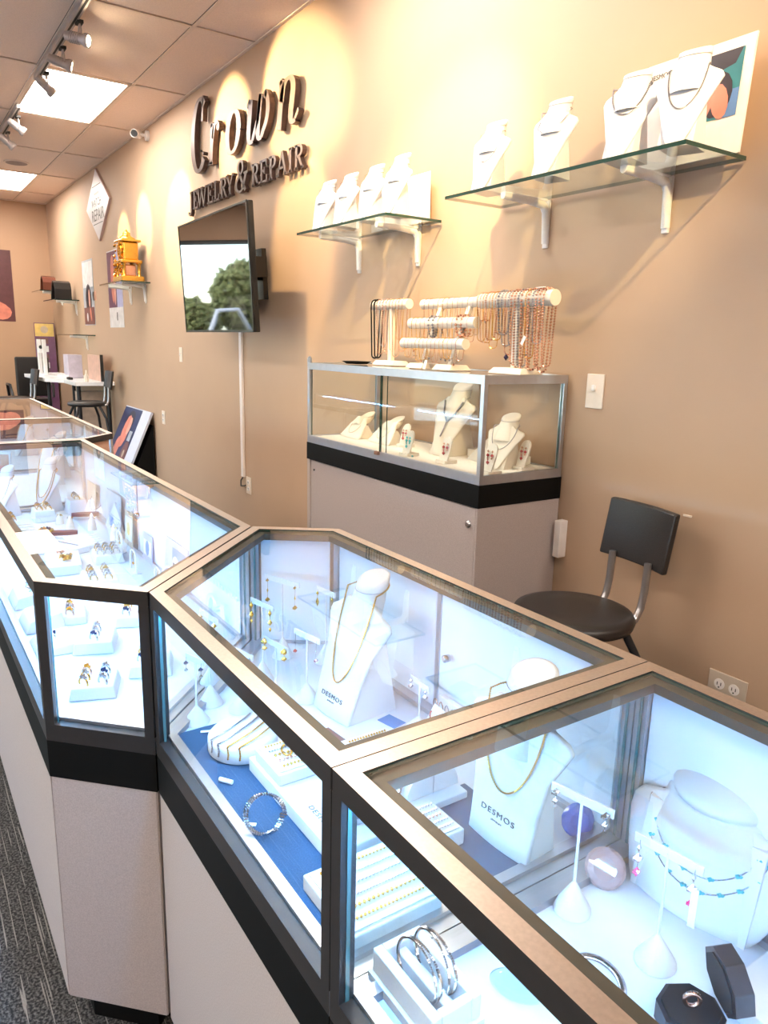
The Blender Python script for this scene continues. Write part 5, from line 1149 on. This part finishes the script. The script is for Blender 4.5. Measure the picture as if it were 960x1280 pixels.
# trays, straps, stands
for i, (x, y, l) in enumerate(((-2.62, .37, 'flat white tray under the ceiling panel reflection'), (-2.62, .52, 'flat white tray beside the back doors, second row'), (-2.86, .36, 'flat white tray with thin gold bars at the far left'))):
    t = thing('display_tray', l, 'tray', (x, y, ZD)); bx(-.085, .085, -.058, .058, 0, .014).build('tray', M_white, t, .002)
    for k in range(5): bx(-.07 + k * .030, -.052 + k * .030, -.045, .045, .0145, .0175).build('slot_ridge', M_whiteg, t)
straight_chains(-2.93, -2.80, .325, .395, ZD + .018, 3, [(M_gold, .0022)], 'in the far left flat tray', 'gold bars in the far left tray')
for i, (x, y, rz, l, L, g) in enumerate(((-2.735, .435, 1.18, 'burgundy watch strap with a jewelled gold dial', .085, True), (-2.98, .600, 1.3, 'smaller burgundy watch strap at the back of the long case', .05, False))):
    t = thing('watch', l, 'watch', (x, y, ZD + .015), rz)
    MB().prism([(-L, -.008), (-L * .3, -.017), (L * .8, -.017), (L, -.010), (L, .010), (L * .8, .017), (-L * .3, .017), (-L, .008)], 0, .012).build('strap', M_vel, t, .003)
    if g:
        MB().lathe([(.026, .012), (.028, .018), (.024, .022)], (-.02, 0, 0), 24).build('case', M_gold, t); d = MB()
        for k in range(9): a = 2 * PI * k / 9; d.octa((-.02 + .015 * math.cos(a), .015 * math.sin(a), .024), .005, (0, 0, 1), 1, k % 2)
        d.build('stones', [M_navy, M_gold], t)
for i, (x, y, l) in enumerate(((-2.215, .575, 'clear arched ring stand near the back doors'), (-2.00, .585, 'second clear arched stand nearer the diagonal seam'), (-2.47, .60, 'third clear arched stand beside the door edge'))):
    t = thing('acrylic_stand', l, 'jewelry stand', (x, y, ZD)); MB().tube([(-.03, 0, .003), (-.03, 0, .05), (-.02, 0, .065), (0, 0, .07), (.02, 0, .065), (.03, 0, .05), (.03, 0, .003)], .003, 6).build('arch', M_whiteg, t); bx(-.036, .036, -.014, .014, 0, .003).build('foot', M_whiteg, t)
    one('pendant', MB().chain([(.003 * math.sin(k), 0, .066 - .004 * k) for k in range(9)], .0015, .003).octa((0, 0, .028), .005, (0, 0, 1), 1.3), M_gold, 'little gold pendant on the %s' % l.split(' near')[0].split(' beside')[0].replace('clear ', 'clear '), 'pendant', (x, y, ZD))
for i, (x, y, l) in enumerate(((-2.06, .635, 'white curled bracelet loop against the back doors'), (-1.965, .615, 'second white curled loop nearest the diagonal seam'))):
    one('bracelet_loop', MB().tube([(.022 * math.cos(a), .0, .026 + .022 * math.sin(a)) for a in [2 * PI * k / 24 for k in range(24)]], .004, 8, closed=True), M_whiteg, l, 'display form', (x, y, ZD), .5)
for i, (x, w_, h, m, items, l) in enumerate(((-3.06, .07, .13, P_TAN, None, 'tan patterned picture card at the far end of the back doors'), (-2.72, .10, .15, P_GREY, 1, 'grey and blue picture card against the back doors'), (-2.02, .10, .13, P_LAV, 2, 'blue emblem card standing by the diagonal seam'))):
    t = thing('picture_card', l, 'card', (x, .640, ZD), 0, rx=-.06); bx(-w_, w_, 0, .002, 0, h).build('sheet', m, t)
    if items == 1: patches(t, [(P_BLUE, 'foot', rect(-.06, .0, .02, .06))])
    if items == 2: patches(t, [(P_BLUE, 'backdrop', rect(-.03, .08, .03, .11)), (P_WH, 'emblem', ell(-.0, .06, .028, .028, 16)), (TI, 'bar', rect(-.022, .022, .053, .067))])
for i, (x, y, H_, l, ln, m) in enumerate(((-3.155, .30, .19, 'white bust with photo backdrop at the far left end', 'gold chain on the far left bust', M_gold), (-3.17, .46, .21, 'white bust draped with long gold chains at the far end', 'long gold chain on the draped far bust', M_gold), (-3.00, .62, .10, 'low white form before the back corner post', 'silver chain on the low form by the back post', M_silv))):
    b = make_bust(l, (x, y, ZD), .13, H_, .06, 'point' if i < 2 else 'low', .5); necklace(b, ln, .04, H_ * .8, H_ * .30, .0018, m)
    if i == 1:
        necklace(b, 'second, thicker gold chain on the draped far bust', .048, H_ * .78, H_ * .18, .0026, m)
# pictures and chains in the far cases
for (x, y, w_, h, l) in ((-3.60, .33, .10, .20, 'framed close up photo standing in the far case'), (-4.60, .38, .13, .22, 'white framed photo standing in the farthest case')):
    t = thing('display_picture', l, 'picture', (x, y, ZD), .95, rx=-.12); bx(-w_, w_, 0, .008, 0, h).build('frame', M_white, t)
    patches(t, [(pc('peach2', (.62, .33, .22)), 'upper', rect(-w_ * .92, w_ * .92, h * .70, h * .95)), (P_SKIN, 'lips', rect(-w_ * .92, w_ * .92, h * .48, h * .70)), (P_DK, 'lower', rect(-w_ * .92, w_ * .92, h * .04, h * .48)), (P_SKIN2, 'chin', ell(-w_ * .3, h * .46, w_ * .45, h * .12)), (P_GREY, 'jewels', ell(w_ * .3, h * .22, w_ * .5, h * .14)), (P_SKIN, 'hand', ell(-w_ * .45, h * .2, w_ * .3, h * .12))])
for i, (x, y, l, m) in enumerate(((-3.75, .55, 'white bust with chains in the far case, nearer', M_gold), (-3.95, .62, 'white bust with chains in the far case, farther', M_silv), (-4.8, .60, 'white bust with chain in the farthest case', M_gold))):
    b = make_bust(l, (x, y, ZD), .15, .22, .08, 'point', .4); necklace(b, 'chain draped on the ' + l.replace('white ', '').replace(' with chains', '').replace(' with chain', ''), .045, .175, .06, .0024, m)

# more small displays on the deck of the long case
def cluster(label, x, y, z, m, s_, k, seed):
    random.seed(seed); mb = MB()
    for i in range(k):
        a = random.uniform(0, 2 * PI); r = random.uniform(.2, 1) * .013 * s_
        mb.octa((r * math.cos(a), r * math.sin(a), random.uniform(.003, .012) * s_), random.uniform(.0022, .0042) * s_, (random.random(), random.random(), random.random()), 1.3, i % 3 == 0)
    one('brooch', mb, [m, M_silv], label, 'brooch', (x, y, z))
def small_pad(label, x, y, rz, a, b, h): 
    t = thing('display_pad', label, 'display form', (x, y, ZD), rz); bx(-a, a, -b, b, 0, h).build('pad', M_white, t, .003)
small_pad('white pad with two gold brooches beside the clear arched stand', -2.36, .400, -.15, .085, .050, .030)
cluster('large gold flower brooch on the pad by the arched stand', -2.33, .405, ZD + .0305, M_gold, 1.7, 34, 1); cluster('smaller gold flower brooch on the pad by the arched stand', -2.405, .400, ZD + .0305, M_rose, 1.3, 26, 2)
small_pad('white pad with a narrow dark bracelet slanting across it', -2.56, .300 + .15, .5, .075, .030, .022)
one('bracelet', MB().chain([(-.06 + .12 * k / 12, 0, .0) for k in range(13)], .0030, .006, 1.1), M_dsilv, 'narrow dark bracelet slanting across its white pad', 'bracelet', (-2.56, .45, ZD + .0255), .5)
small_pad('low blank white pad against the door edge of the long case', -2.16, .600 - .22, .1, .035, .045, .016)
for i, (x, y, h, l) in enumerate(((-2.86, .52, .05, 'cream ring cone near the burgundy strap'), (-2.80, .585, .065, 'taller cream ring cone behind the burgundy strap'), (-2.95, .50, .045, 'shortest cream ring cone left of the burgundy strap'), (-2.62, .62, .06, 'cream ring cone beside the grey picture card'))):
    t = thing('ring_cone', l, 'ring display', (x, y, ZD)); MB().lathe([(.016, 0), (.013, h * .4), (.005, h * .9), (.001, h)], seg=16).build('cone', M_cream, t)
    cluster('gold cluster ring on the ' + l.replace('cream ', ''), x, y, ZD + h * .62, M_gold, .9, 14, 5 + i)
for i, (x, l) in enumerate(((-2.52, 'tan framed print leaning on the back doors of the long case'), (-2.30, 'small pale blue print leaning on the back doors of the long case'))):
    t = thing('picture_card', l, 'card', (x, .642, ZD), 0, rx=-.05); bx(-.05, .05, 0, .002, 0, .12 - .03 * i).build('sheet', P_TAN if i == 0 else P_LAV, t)
    patches(t, [(P_WH, 'mount', rect(-.04, .04, .02, .10 - .03 * i)), (P_YEL if i == 0 else P_BLUE, 'motif', ell(0, .06 - .015 * i, .02, .025))])
